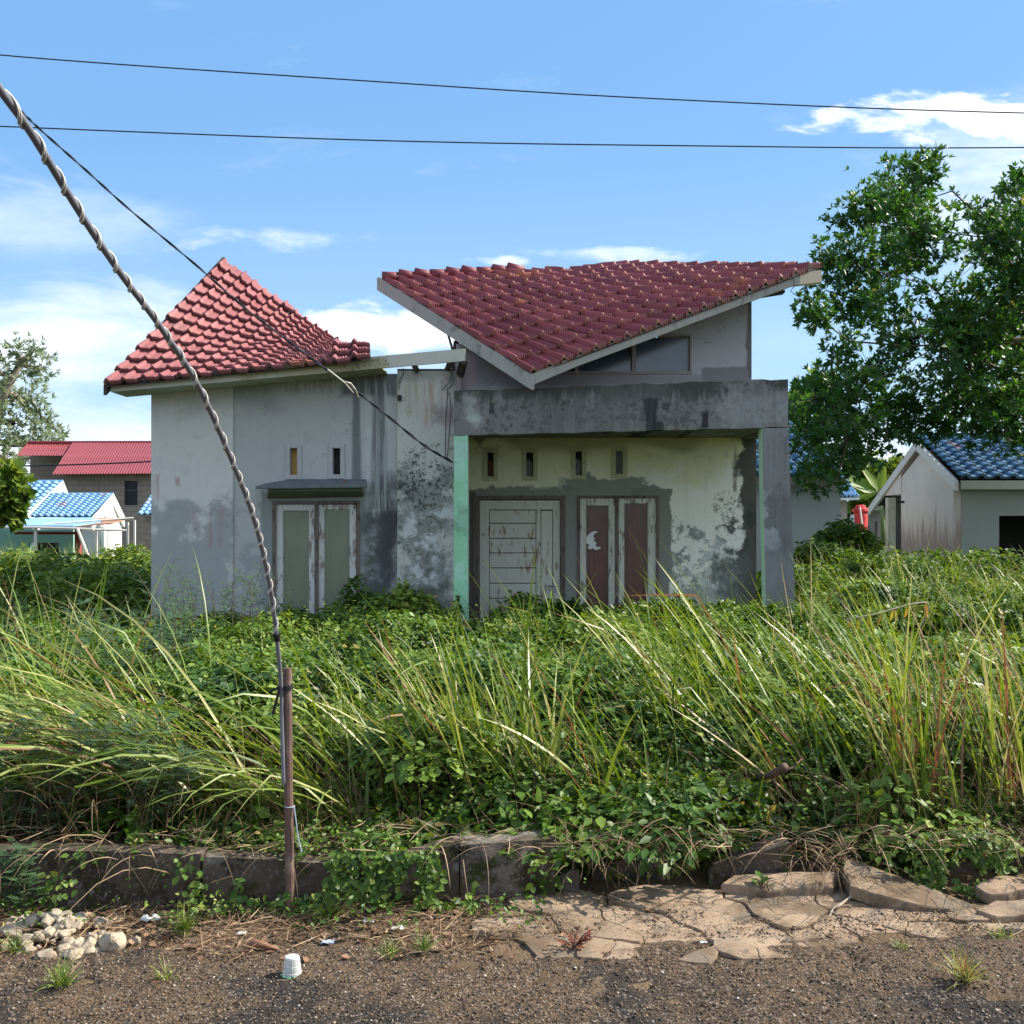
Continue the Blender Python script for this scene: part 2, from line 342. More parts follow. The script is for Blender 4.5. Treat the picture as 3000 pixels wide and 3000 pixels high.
M['old_grey'] = wood_paint('peeling_grey_paint', (.58, .59, .57), (.28, .23, .20), .6)
M['brown_frame'] = wood_paint('brown_frame', (.16, .13, .115), (.09, .07, .06), .5)
M['fascia'] = plaster('fascia_board', (.47, .46, .41), 9.68, [
    (600, 1120, 1040, 1110, .3, .05, (.30, .27, .13), .65, 'n'), (1000, 1130, 1030, 1100, .3, .05, (.10, .085, .08), .6, 'nd')], streak=.12, mold=.14, var=.14)
M['fascia_r'] = plaster('fascia_board_pale', (.34, .33, .30), 9.5, [], streak=.35, mold=.4, var=.14)
M['end_grain'] = flat('bare_board', (.62, .52, .38), .8, .2, 30)
M['dark_wood'] = flat('dark_wood', (.06, .045, .04), .85)
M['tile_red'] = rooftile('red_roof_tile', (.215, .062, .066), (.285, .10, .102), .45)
M['tile_maroon'] = rooftile('maroon_roof_tile', (.175, .042, .052), (.27, .072, .08), .3)
M['tile_blue'] = rooftile('blue_roof_tile', (.055, .12, .20), (.085, .17, .26), .25, .5, (.03, .07, .09))
M['tile_light_blue'] = rooftile('light_blue_roof_tile', (.17, .33, .52), (.25, .42, .61), .1, .45, (.05, .10, .2))
def glassy(name, c, rough=.12, spec=.6, var=.4, sc=3):
    def fn(q, b):
        p = q.pos(); n = q.noise(p, sc, 4, .5); st = q.ss(q.noise(q.scale(p, (9, 9, .8)), 1, 3, .5), .5, .7)
        c1 = q.mix(n, tuple(k * (1 - var) for k in c), tuple(k * (1 + var) for k in c))
        q.put(b.inputs['Roughness'], q.m('ADD', rough, q.m('MULTIPLY', q.noise(p, 20, 5), .15)))
        return q.mix(q.m('MULTIPLY', st, .2), c1, tuple(min(1, k * 1.8) for k in c))
    return mat(name, fn, rough, spec)
M['dark_glass'] = glassy('dusty_dark_glass', (.05, .07, .10), .1, .9)
M['frost'] = glassy('clouded_green_glass', (.24, .27, .215), .35, .4, .3)
M['maroon'] = glassy('glass_over_maroon_curtain', (.17, .075, .07), .3, .35, .25)
def clear(name, c, op, rough):
    m_ = flat(name, c, rough, .35, 2.2, .6, bump=.02); t = m_.node_tree; q = NT(t); b = t.nodes['Principled BSDF']
    tr = q.new('ShaderNodeBsdfTransparent'); mx = q.new('ShaderNodeMixShader'); q.put(mx.inputs[0], q.m('ADD', op - .15, q.m('MULTIPLY', q.noise(q.pos(), 5, 6, .65), .3)))
    q.l.new(tr.outputs[0], mx.inputs[1]); q.l.new(b.outputs[0], mx.inputs[2]); q.l.new(mx.outputs[0], t.nodes['Material Output'].inputs[0]); return m_
M['glass_green'] = clear('dusty_green_glass', (.24, .28, .20), .55, .25); M['glass_maroon'] = clear('dusty_glass', (.15, .10, .095), .38, .15)
M['curtain_pale'] = flat('pale_curtain', (.42, .42, .33), .9, .15, 4); M['curtain_maroon'] = flat('maroon_curtain', (.55, .19, .19), .85, .2, 4)
M['tear'] = flat('torn_sticker', (.70, .72, .70), .6)
M['pipe'] = flat('grey_pipe', (.15, .15, .175), .4, .1, 20, .5)
M['cable_white'] = flat('white_cable', (.58, .56, .52), .45, .12, 30, .5)
M['black'] = flat('black_rubber', (.012, .012, .014), .5)
M['wire'] = flat('black_wire', (.018, .02, .03), .5)
M['alu'] = flat('aluminium_wire', (.45, .44, .38), .4)
def stake_fn(q, b):
    p = q.pos(); n = q.noise(q.scale(p, (60, 60, 5)), 1, 7, .7); n2 = q.noise(p, 9, 4)
    q.put(b.inputs['Normal'], q.bump(n, .8, .005))
    return q.mix(q.ss(n2, .5, .75), q.mix(n, (.05, .03, .025), (.20, .125, .10)), (.27, .21, .17))
M['stake'] = mat('stake_wood', stake_fn, .8, .2)
def wallc_fn(q, b):
    p = q.pos(); n = q.noise(p, 3, 9, .7); f = q.noise(p, 45, 5, .7)
    q.put(b.inputs['Normal'], q.bump(q.m('ADD', n, q.m('MULTIPLY', f, .5)), .8, .012))
    c = q.mix(n, (.03, .023, .016), (.14, .112, .088)); c = q.mix(q.ss(q.noise(p, 4, 7, .7), .48, .58), c, (.032, .026, .018)); c = q.mix(q.m('MULTIPLY', q.ss(q.noise(p, 2.2, 7, .7), .55, .62), .6), c, (.21, .19, .165)); c = q.mix(q.m('MULTIPLY', q.ss(q.noise(p, 8, 6, .7), .54, .62), .6), c, (.05, .07, .02))  # pale patches put sunlit streaks into the colour; the rest is grime and moss
    return q.mix(q.m('MULTIPLY', q.ss(f, .55, .7), .5), c, (.34, .31, .28))
M['kerb'] = mat('mossy_concrete', wallc_fn, .95, .1)
def slab_fn(q, b):
    p = q.pos(); n = q.noise(p, 2.4, 8, .65); f = q.noise(p, 70, 5, .75); r = q.attr('rnd')
    q.put(b.inputs['Normal'], q.bump(q.m('ADD', q.m('MULTIPLY', n, .6), f), .7, .006))
    c = q.mix(r, (.25, .18, .122), (.34, .25, .175)); c = q.mix(q.m('MULTIPLY', q.ss(n, .44, .58), .9), c, (.115, .08, .05)); c = q.mix(q.m('MULTIPLY', q.ss(q.noise(p, 12, 6, .7), .55, .62), .6), c, (.07, .05, .035)); c = q.mix(q.m('MULTIPLY', q.ss(q.noise(p, 6, 8, .7), .5, .6), .5), c, (.20, .17, .14))
    c = q.mix(q.m('MULTIPLY', q.ss(f, .52, .66), .55), c, (.14, .105, .075))
    nz = q.new('ShaderNodeNewGeometry').outputs['Normal']; zz = q.xyz(nz)[2]
    return c
M['slab'] = mat('tan_concrete_slab', slab_fn, .95, .1)
def soil_fn(q, b):
    p = q.pos(); n = q.noise(p, 1.6, 6, .6); f = q.noise(p, 55, 6, .75); v = q.voro(p, 90)
    q.put(b.inputs['Normal'], q.bump(q.m('ADD', f, q.m('MULTIPLY', v, .6)), .9, .01))
    c = q.mix(q.ss(n, .35, .65), (.085, .058, .038), (.16, .112, .07)); c = q.mix(q.m('MULTIPLY', q.ss(f, .5, .7), .5), c, (.045, .033, .024)); x, y, z = q.xyz(p)
    return q.mix(q.m('MULTIPLY', q.ss(y, 4.9, 6.0), q.ss(n, .2, .5)), c, q.mix(f, (.03, .055, .012), (.08, .11, .03)))
M['soil'] = mat('brown_soil', soil_fn, .95, .1)
def road_fn(q, b):
    p = q.pos(); x, y, z = q.xyz(p); n = q.noise(p, 1.1, 5, .6); f = q.noise(p, 120, 5, .8)
    vo = q.new('ShaderNodeTexVoronoi'); vo.inputs['Scale'].default_value = 95; q.put(vo.inputs['Vector'], p)
    rr = q.xyz(vo.outputs['Color'])[0]
    edge = q.ss(vo.outputs['Distance'], .35, .75)
    q.put(b.inputs['Normal'], q.bump(q.m('ADD', q.m('MULTIPLY', q.m('SUBTRACT', 1, vo.outputs['Distance']), 1.0), f), 1.0, .008))
    dirt = q.mix(n, (.11, .072, .045), (.17, .115, .072))
    tar = q.mix(f, (.020, .017, .016), (.055, .046, .041))
    d = q.ss(q.m('ADD', q.noise(p, 1.6, 7, .62), q.m('MULTIPLY', q.m('SUBTRACT', 3.5, y), .25)), .47, .58)
    left = boxmask(q, x, y, .45, 1.25, 3.0, 3.9, q.noise(p, 2.0, 5), .9, .12)
    c = q.mix(q.m('MULTIPLY', d, q.m('SUBTRACT', 1.0, q.m('MULTIPLY', left, .7))), dirt, tar)
    c = q.mix(q.m('MULTIPLY', q.ss(rr, .8, .9), .6), c, (.27, .22, .18)); c = q.mix(q.m('MULTIPLY', q.ss(rr, .25, .1), .7), c, (.03, .027, .026))
    return q.mix(q.m('MULTIPLY', edge, .6), c, (.02, .016, .013))
M['road'] = mat('worn_gravel_asphalt', road_fn, .9, .2)
def stone_fn(q, b):
    p = q.pos(); n = q.noise(p, 14, 7, .7); q.put(b.inputs['Normal'], q.bump(n, .8, .01))
    return q.mix(q.m('MULTIPLY', q.ss(q.noise(p, 30, 4), .5, .65), .6), q.mix(n, (.20, .15, .10), (.50, .43, .33)), (.14, .10, .07))
M['stone'] = mat('pale_rubble', stone_fn, .9, .15)
def peb_fn(q, b):
    r = q.attr('rnd'); return q.ramp(r, [(0, (.03, .027, .026)), (.35, (.075, .052, .036)), (.7, (.16, .11, .07)), (.95, (.26, .21, .16)), (1, (.42, .38, .33))])
M['pebble'] = mat('pebbles', peb_fn, .9, .2)
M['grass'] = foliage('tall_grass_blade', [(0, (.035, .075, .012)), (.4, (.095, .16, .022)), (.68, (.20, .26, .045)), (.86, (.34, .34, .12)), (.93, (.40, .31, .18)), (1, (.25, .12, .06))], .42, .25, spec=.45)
M['weed'] = foliage('weed_leaf', [(0, (.018, .046, .009)), (.45, (.062, .125, .018)), (.75, (.135, .21, .032)), (.95, (.23, .29, .055)), (1, (.34, .27, .07))], .48, .22, spec=.3)
M['fern'] = foliage('fern_frond', [(0, (.06, .13, .02)), (.6, (.12, .20, .03)), (1, (.22, .28, .05))], .5, .4)
M['bush'] = foliage('bush_leaf', [(0, (.022, .055, .010)), (.5, (.078, .14, .022)), (.9, (.19, .25, .045)), (1, (.24, .25, .07))], .55, .3, spec=.18)
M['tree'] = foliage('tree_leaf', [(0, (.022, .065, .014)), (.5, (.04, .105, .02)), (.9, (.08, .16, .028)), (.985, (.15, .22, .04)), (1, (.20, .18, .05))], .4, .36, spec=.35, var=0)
M['far_tree'] = foliage('far_tree_leaf', [(0, (.11, .15, .08)), (.6, (.17, .22, .12)), (1, (.28, .31, .18))], .6, .3, var=0)
M['straw'] = foliage('dry_straw', [(0, (.08, .05, .03)), (.5, (.22, .14, .08)), (1, (.42, .30, .18))], .7, .1, var=0)
M['red_weed'] = foliage('red_weed_leaf', [(0, (.16, .03, .02)), (1, (.33, .10, .05))], .7, .2, var=0)
M['bark'] = flat('bark', (.10, .075, .055), .9, .4, 8, bump=.6)
M['pale_bark'] = flat('pale_bark', (.26, .22, .18), .9, .3, 8, bump=.6)

# ------------------------------------------------------------------ ground
def gz(x, y):
    x = np.asarray(x, float); y = np.asarray(y, float)
    sh = np.clip((x - .12) / .15, 0, 1) * np.clip((6 - y) / 1.0, 0, 1) * .22; y0 = y; y = y - sh
    b = np.interp(y, [-1000, 3.6, 4.25, 4.42, 4.6, 5.5, 9, 14, 2000], [0, 0, 0.0, .02, .17, .2, .12, .0, .0])
    return b + fbm(x * .9, y * .9, 3) * .05 * (y > 4.4)
def axis(fine0, fine1, step, far, grow=1.25):
    a = list(np.arange(fine0, fine1 + 1e-6, step)); s = step
    while a[-1] < far: s *= grow; a.append(a[-1] + s)
    s = step; b = []; c = fine0
    while c > -far: s *= grow; c -= s; b.append(c)
    return np.array(b[::-1] + a)
def sheet(name, xs, ys, zf, m_):
    X, Y = np.meshgrid(xs, ys); Z = zf(X, Y); v = np.stack([X, Y, Z], -1).reshape(-1, 3); nx = len(xs); ny = len(ys)
    i = (np.arange(ny - 1)[:, None] * nx + np.arange(nx - 1)[None, :]).ravel()
    return bigmesh(name, v, [np.stack([i, i + 1, i + nx + 1, i + nx], -1)], m_, smooth=True)
def zg(X, Y):
    near = (Y > 3.3) & (Y < 4.5) & (np.abs(X) < 4)
    return gz(X, Y) + np.where(near, fbm(X * 7, Y * 7, 4) * .035 + fbm(X * 30, Y * 30, 2) * .012, 0)
g = sheet('ground', axis(-3.2, 3.2, .02, 1500, 1.3), axis(3.3, 4.7, .02, 1500, 1.3), zg, M['soil'])
tag(g, 'brown earth verge littered with dry stalks and soil running back under the weeds', 'ground', kind='structure')
def zr(X, Y):
    e_ = 3.86 + fbm(X * 1.7, X * 0 + 3, 4) * .35
    return .004 + .012 + fbm(X * 2, Y * 2, 3) * .015 + (fbm(X * 22, Y * 26, 3) * .016 + np.abs(fbm(X * 7, Y * 9, 3)) * -.05 * (fbm(X * 1.2, Y * 1.2, 2) > -.05)) * ((Y > 2.9) & (np.abs(X) < 3)) - np.clip((Y - e_) * 1.2, 0, .09)
xs = np.concatenate([np.arange(-60, -3.0, 1.0), np.arange(-2.6, 2.6, .0125), np.arange(3, 61, 1.0)])
ys = np.concatenate([np.arange(-6, 3.0, .5), np.arange(3.05, 4.0, .0125)])
r_ = sheet('road', xs, ys, zr, M['road']); tag(r_, 'worn asphalt road edge broken down to dark gravel and grit', 'road', kind='structure')

# ------------------------------------------------------------------ leaf / blade generators
def unit(v): return v / np.maximum(np.linalg.norm(v, axis=-1, keepdims=True), 1e-9)
def leaves(pos, L, wid, dirs, nrm, rnd, fold=.25, droop=0.0):
    """leaf with a midrib: 7 verts, 6 tris. pos (N,3); dirs along leaf; nrm approx normal"""
    N = len(pos); d = unit(dirs); s = unit(np.cross(d, nrm)); n = np.cross(s, d)
    L = np.broadcast_to(L, N)[:, None]; wd = np.broadcast_to(wid, N)[:, None]
    base = pos; m1 = pos + d * L * .38 - n * wd * fold; m2 = pos + d * L * .72 - n * (wd * fold * .8 + droop * L * .5); tip = pos + d * L - n * droop * L
    l1 = pos + d * L * .33 + s * wd; r1 = pos + d * L * .33 - s * wd
    l2 = pos + d * L * .68 + s * wd * .72 - n * droop * L * .4; r2 = pos + d * L * .68 - s * wd * .72 - n * droop * L * .4
    v = np.stack([base, l1, l2, tip, r2, r1, m1, m2], 1).reshape(-1, 3)
    o = (np.arange(N) * 8)[:, None]
    tri = np.array([[0, 6, 1], [0, 5, 6], [2, 7, 3], [7, 4, 3]]); quad = np.array([[1, 6, 7, 2], [6, 5, 4, 7]])
    f3 = (o[:, :, None] + tri[None]).reshape(-1, 3); f4 = (o[:, :, None] + quad[None]).reshape(-1, 4)
    return v, [f3, f4], {'rnd': np.repeat(rnd, 8), 'along': np.ones(N * 8)}
def blades(base, length, wid, az, th0, dth, rnd, seg=7, power=1.6, twist=.6, kink=None):
    N = len(base); s = np.linspace(0, 1, seg + 1)
    th = th0[:, None] + dth[:, None] * s[None] ** power
    if kink is not None: th = th + kink[:, None] * (s[None] > .62)
    ds = length[:, None] / seg; hx = np.sin(th) * ds; hz = np.cos(th) * ds
    h = np.concatenate([np.zeros((N, 1)), np.cumsum(hx[:, :-1], 1)], 1); z = np.concatenate([np.zeros((N, 1)), np.cumsum(hz[:, :-1], 1)], 1)
    side = RNG.normal(0, .12, N)[:, None] * s[None] ** 2 * length[:, None]
    ca, sa = np.cos(az)[:, None], np.sin(az)[:, None]
    c = np.stack([base[:, 0:1] + h * ca - side * sa, base[:, 1:2] + h * sa + side * ca, base[:, 2:3] + z], -1)
    tw = RNG.normal(0, twist, N)[:, None] + RNG.normal(0, .5, N)[:, None] * s[None]
    wv = np.stack([-sa * np.cos(tw) , ca * np.cos(tw), np.sin(tw)], -1)
    prof = np.minimum(1, s * 6 + .45) * np.sqrt(np.clip(1 - s, 0, 1)) ** 1.1
    ww = (wid[:, None] * prof[None])[..., None] * .5
    v = np.stack([c - wv * ww, c + wv * ww], 2).reshape(-1, 3)
    K = seg + 1; o = (np.arange(N) * K * 2)[:, None]; k = (np.arange(seg) * 2)[None]
    i = (o + k); f = np.stack([i, i + 1, i + 3, i + 2], -1).reshape(-1, 4)
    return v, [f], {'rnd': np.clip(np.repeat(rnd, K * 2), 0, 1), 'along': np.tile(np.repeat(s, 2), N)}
def merge(parts):
    vs = []; fs = {}; at = {}; o = 0
    for v, f, a_ in parts:
        vs.append(v)
        for q in f: fs.setdefault(q.shape[1], []).append(q + o)
        for k, x in a_.items(): at.setdefault(k, []).append(x)
        o += len(v)
    return np.concatenate(vs), [np.concatenate(x) for x in fs.values()], {k: np.concatenate(x) for k, x in at.items()}
def veg(name, parts, m_, parent=None):
    v, f, a_ = merge(parts); return bigmesh(name, v, f, m_, a_, parent=parent)

# ------------------------------------------------------------------ the abandoned house
H = thing('abandoned_house', 'derelict stained plaster house with two red tiled roofs and a concrete porch frame', 'house', (0, 10.4, 0))
def wall(name, m_, x0, x1, y0, y1, z0, z1, holes=(), parent=H, top=None):
    """vertical wall with rectangular openings (x0,x1,z0,z1); top: callable x -> z"""
    xs = sorted({x0, x1, *[h[0] for h in holes], *[h[1] for h in holes]}); zs = sorted({z0, z1, *[h[2] for h in holes], *[h[3] for h in holes]})
    if top is not None: xs = sorted(set(xs) | set(np.linspace(x0, x1, 24)))
    b = MB(); T = (lambda x: top(x)) if top else (lambda x: z1)
    inside = lambda a_, c_: any(h[0] <= a_ <= h[1] and h[2] <= c_ <= h[3] for h in holes)
    for i in range(len(xs) - 1):
        for j in range(len(zs) - 1):
            xa, xb, za, zb = xs[i], xs[i + 1], zs[j], zs[j + 1]
            if inside((xa + xb) / 2, (za + zb) / 2): continue
            zta, ztb = (T(xa), T(xb)) if j == len(zs) - 2 else (zb, zb)
            b.face([(xa, y0, za), (xb, y0, za), (xb, y0, ztb), (xa, y0, zta)]); b.face([(xb, y1, za), (xa, y1, za), (xa, y1, zta), (xb, y1, ztb)])
            if j == len(zs) - 2: b.face([(xa, y0, zta), (xb, y0, ztb), (xb, y1, ztb), (xa, y1, zta)])
    for h in holes:
        a_, c_, d_, e_ = h
        b.face([(a_, y0, d_), (a_, y1, d_), (a_, y1, e_), (a_, y0, e_)]); b.face([(c_, y0, d_), (c_, y0, e_), (c_, y1, e_), (c_, y1, d_)])
        b.face([(a_, y0, e_), (a_, y1, e_), (c_, y1, e_), (c_, y0, e_)]); b.face([(a_, y0, d_), (c_, y0, d_), (c_, y1, d_), (a_, y1, d_)])
    b.face([(x0, y0, z0), (x0, y0, T(x0)), (x0, y1, T(x0)), (x0, y1, z0)]); b.face([(x1, y0, z0), (x1, y1, z0), (x1, y1, T(x1)), (x1, y0, T(x1))])
    return b.build(name, m_, parent)
x = lambda px: X_(px, Y0); z = lambda py: Z_(py, Y0)
GL = -.3
# left wing: middle grey wall with window and vents
wall('wing_wall', M['left_wall'], x(684), x(1165), Y0, Y0 + .13, GL, 3.0,
     [(x(806), x(1048), .25, z(1472)), (x(850), x(871), z(1391), z(1313)), (x(975), x(997), z(1390), z(1313))])
wall('pale_wall_panel', M['left_panel'], x(445), x(684), Y0 - .02, Y0 + .13, GL, 3.0)
wall('stained_wall_panel', M['mold_panel'], x(1165), x(1342), Y0 - .035, Y0 + .13, GL, Z_(1086, Y0 - .03))
b = MB(); b.box(x(445), x(445) + .13, Y0 + .13, 13.3, GL, 2.95); b.build('side_wall', M['left_panel'], H); b = MB(); b.box(x(1342) - .13, x(1342), Y0 + .13, YW, GL, 2.95); b.build('side_wall', M['left_panel'], H)
b = MB(); b.box(x(445) + .131, 2.58, 13.1, 13.3, GL, 2.6); b.box(2.45, 2.58, YW + .141, 13.1, GL, 2.6); b.build('rear_wall', M['left_wall'], H)
b = MB(); b.box(x(1165), x(1342) + .002, Y0 - .04, Y0 + .14, Z_(1086, Y0 - .03) + .002, Z_(1081, Y0 - .03)); b.build('wall_plate', M['dark_wood'], H)
b = MB(); b.box(x(445) + .15, 2.44, YW + .15, 13.08, 2.56, 2.6); b.build('ceiling', M['dark_wood'], H)
b = MB(); b.box(X_(1165, YB) - .9, 2.56, 9.45, 13.2, GL - .05, .02); b.build('floor_slab', M['kerb'], H)
# left window
def curtain(parent, X0, X1, z0, z1, Y, m_, seed):
    r_ = random.Random(seed); n = 40; V_ = []; F_ = []
    for j in range(12):
        t = j / 11
        for i in range(n + 1):
            u = i / n; V_.append((X0 + (X1 - X0) * (u * (1 - .10 * (1 - t) * (seed % 2)) + .0), Y + .012 * math.sin(u * 26 + seed + t * 1.5) + .006 * math.sin(u * 61 + t * 3), z0 + (z1 - z0) * t))
    for j in range(11):
        for i in range(n): k = j * (n + 1) + i; F_.append((k, k + 1, k + n + 2, k + n + 1))
    b = MB(); b.add(V_, F_); return b.build('curtain', m_, parent, smooth=True)
def sash(parent, px0, px1, g0, g1, top, gtop, Y, m_, glass, zb=.28, d=.035):
    X0, X1 = X_(px0, Y), X_(px1, Y); G0, G1 = X_(g0, Y), X_(g1, Y); T, GT = Z_(top, Y), Z_(gtop, Y)
    b = MB(); b.box(X0, G0, Y, Y + d, zb, T); b.box(G1, X1, Y, Y + d, zb, T); b.box(G0, G1, Y, Y + d, GT, T); b.box(G0, G1, Y, Y + d, zb, zb + .09)
    for (a_, c_) in ((G0, G0 + .006), (G1 - .006, G1)): b.box(a_, c_, Y + .008, Y + d - .004, zb + .09, GT)
    s = b.build('sash', m_, parent, bevel=.004)
    b = MB(); b.box(G0 + .0065, G1 - .0065, Y + .018, Y + .023, zb + .092, GT - .001); b.build('pane', glass, s)
    return s
wn = MB(); Yf = Y0 - .012
for (a_, c_) in ((798, 808), (1045, 1054), (923, 932)): wn.box(X_(a_, Yf), X_(c_, Yf), Yf, Yf + .09, .25, Z_(1476, Yf))
wn.box(X_(798, Yf), X_(1054, Yf), Yf, Yf + .09, Z_(1476, Yf), Z_(1467, Yf)); wn = wn.build('window', M['brown_frame'], H); wn['label'] = 'left wing window with clouded green glass under the concrete hood'
sash(wn, 809, 922, 828, 906, 1478, 1496, Yf + .025, M['old_grey'], M['glass_green']); sash(wn, 933, 1044, 949, 1025, 1478, 1493, Yf + .025, M['old_grey'], M['glass_green'])
curtain(wn, X_(824, Yf), X_(915, Yf), .34, Z_(1494, Yf), Y0 + .085, M['curtain_pale'], 1); curtain(wn, X_(946, Yf), X_(1028, Yf), .34, Z_(1490, Yf), Y0 + .085, M['curtain_pale'], 2)
# vents
def vent(a0, a1, b0, b1, Y, fm, back, tilt=0):
    o = 13; b = MB(); A0, A1, B0, B1 = X_(a0, Y), X_(a1, Y), Z_(b1, Y), Z_(b0, Y); w_ = o / F * Y; y0 = Y - .012; y1 = Y - .001
    b.box(A0 - w_, A0, y0, y1, B0 - w_, B1 + w_); b.box(A1, A1 + w_, y0, y1, B0 - w_, B1 + w_); b.box(A0, A1, y0, y1, B1, B1 + w_); b.box(A0, A1, y0, y1, B0 - w_, B0)
    f = b.build('vent', fm, H, bevel=.003)
    b = MB(); b.box(A0 + .001, A1 - .001, Y + .07, Y + .075, B0 + .001, B1 - .001); bk = b.build('backing', back[0], f)
    if len(back) > 1:
        b = MB(); wv = A1 - A0; hv = B1 - B0
        b.prism([(A0 + .002, Y + .055, B0 + .002), (A1 - wv * .22, Y + .055, B0 + .002), (A1 - wv * .1, Y + .055, B0 + hv * .55), (A0 + wv * .35, Y + .055, B0 + hv * .72), (A0 + .002, Y + .055, B0 + hv * .66)], (0, .008, 0))
        b.build('broken_pane', back[1], f)
vent(850, 871, 1313, 1391, Y0, M['vent_plaster'], [M['orange_board']]); vent(975, 997, 1313, 1390, Y0, M['vent_plaster'], [M['vent_dark']])
# hood over the left window
b = MB(); Yh = Y0 - .002
b.prism([P(748, 1424, Yh - .3), P(1076, 1420, Yh - .3), P(1072, 1404, Yh), P(860, 1403, Yh), P(785, 1415, Yh)], (0, 0, -.028))
hood = b.build('window_hood', flat('slate_concrete', (.12, .135, .145), .9, .5, 14, bump=.9), H, bevel=.006)
b = MB(); b.prism([P(785, 1440, Yh - .22), P(1060, 1438, Yh - .22), P(1066, 1456, Yh), P(782, 1462, Yh)], (0, 0, .06)); b.build('hood_haunch', flat('mossy_plaster', (.15, .165, .12), .9, .4, 8), hood, bevel=.01)
bc_m = flat('brick_crumb', (.22, .06, .045), .9)
for (a_, c_, s_) in ((1010, 1412, .02), (938, 1415, .012)):
    b = MB(); p_ = P(a_, c_ + 2, Yh - .14); b.lathe([(s_ * .6, -.006), (s_, .004), (s_ * .8, .014), (s_ * .3, .018)], p_, 7); b.build('brick_crumb', bc_m, hood)
# wall box with hanging wire
b = MB(); q0 = P(1171, 1166, Y0 - .05); b.box(q0.x - .018, q0.x + .018, q0.y - .03, q0.y + .015, q0.z - .025, q0.z + .025); bx_ = b.build('junction_box', M['black'], H, bevel=.003)
b = MB(); b.tube([P(1181, 1078, Y0 - .05), P(1183, 1092, Y0 - .06), P(1176, 1105, Y0 - .05), P(1170, 1114, Y0 - .05), P(1174, 1120, Y0 - .05), P(1167, 1121, Y0 - .05), P(1170, 1140, Y0 - .05)], .004, 6); b.build('loose_wire', M['wire'], bx_)
b = MB()
for off in (0, 9, 14): b.tube([P(1335 - off, 1090, Y0 - .06), P(1333 - off, 1110, Y0 - .07), P(1326 - off, 1125, Y0 - .06), P(1309 - off, 1142, Y0 - .06)][:4 if off != 9 else 3], .0035, 5)
b.tube([P(1312, 1140, Y0 - .045), P(1306, 1220, Y0 - .045), P(1304, 1340, Y0 - .042)], .003, 5); b.tube([P(1317, 1150, Y0 - .045), P(1321, 1200, Y0 - .045), P(1314, 1290, Y0 - .045), P(1310, 1345, Y0 - .042)], .003, 5)
b.build('loose_wire', M['wire'], H)

# recessed porch wall
x = lambda px: X_(px, YW); z = lambda py: Z_(py, YW)
PV = [(1428, 1446, 1325, 1396), (1542, 1562, 1325, 1395), (1686, 1705, 1322, 1392), (1804, 1825, 1320, 1388)]
wall('porch_wall', M['porch_wall'], x(1336), x(2216), YW, YW + .14, GL, 2.55,
     [(x(1390), x(1654), .02, z(1456)), (x(1697), x(1928), .3, z(1456))] + [(x(a_), x(b_), z(d_), z(c_)) for a_, b_, c_, d_ in PV])
grey_obj = flat('grey_board', (.22, .22, .25), .7); red_obj = flat('reddish_board', (.17, .08, .06), .8)
for k, (a_, b_, c_, d_) in enumerate(PV): vent(a_, b_, c_, d_, YW, M['vent_yellow'], [M['vent_dark'] if k < 3 else grey_obj] + ([[red_obj], [grey_obj], [grey_obj], []][k]))
# door
Yd = YW - .012; X = lambda px: X_(px, Yd); Z = lambda py: Z_(py, Yd)
b = MB(); b.box(X(1386), X(1404), Yd, Yd + .11, .02, Z(1463)); b.box(X(1642), X(1656), Yd, Yd + .11, .02, Z(1463)); b.box(X(1386), X(1656), Yd, Yd + .11, Z(1463), Z(1452))
door = b.build('door', M['brown_frame'], H); door['label'] = 'peeling white plank door in a dark frame'
Yl = Yd + .028; X = lambda px: X_(px, Yl); Z = lambda py: Z_(py, Yl); T_ = .022
b = MB(); zb = .03
b.box(X(1405), X(1433), Yl, Yl + .035, zb, Z(1466)); b.box(X(1433), X(1620), Yl, Yl + .035, Z(1493), Z(1466)); b.box(X(1620), X(1641), Yl, Yl + .035, zb, Z(1466))
b.box(X(1571), X(1584), Yl + .001, Yl + .035, zb, Z(1493) - .001)
door_mat = wood_paint('door_paint', (.62, .62, .54), (.36, .30, .21), .2)
lf = b.build('door_leaf', door_mat, door, bevel=.004)
ys_ = [1494, 1533, 1577, 1620, 1664, 1709, 1753, 1797, 1841, 1885, 1930, 1960]
plank_mat = wood_paint('plank_paint', (.63, .63, .55), (.38, .30, .19), .38)
for k in range(len(ys_) - 1):
    b = MB(); z0_, z1_ = Z(ys_[k + 1]) + .004, Z(ys_[k]) - .004
    if z0_ < .03: break
    b.box(X(1434.5), X(1569.5), Yl + .010, Yl + .03, z0_, z1_); pl = b.build('door_plank', plank_mat, lf, bevel=.004)
b = MB(); b.box(X(1585.5), X(1618.5), Yl + .008, Yl + .03, zb, Z(1496)); b.build('door_panel', door_mat, lf, bevel=.004)
b = MB(); b.box(X(1433), X(1620), Yl + .031, Yl + .034, zb, Z(1494)); b.build('door_back', M['dark_wood'], lf)
hz = Z(1716); b = MB(); b.box(X(1624), X(1634), Yl - .008, Yl, hz - .07, hz + .05); b.tube([(X(1629), Yl, hz), (X(1629), Yl - .045, hz), (X(1600), Yl - .05, hz + .003)], .008, 8)
b.build('door_handle', flat('dull_steel', (.35, .36, .36), .4, .2, 20, .5, .7), door)
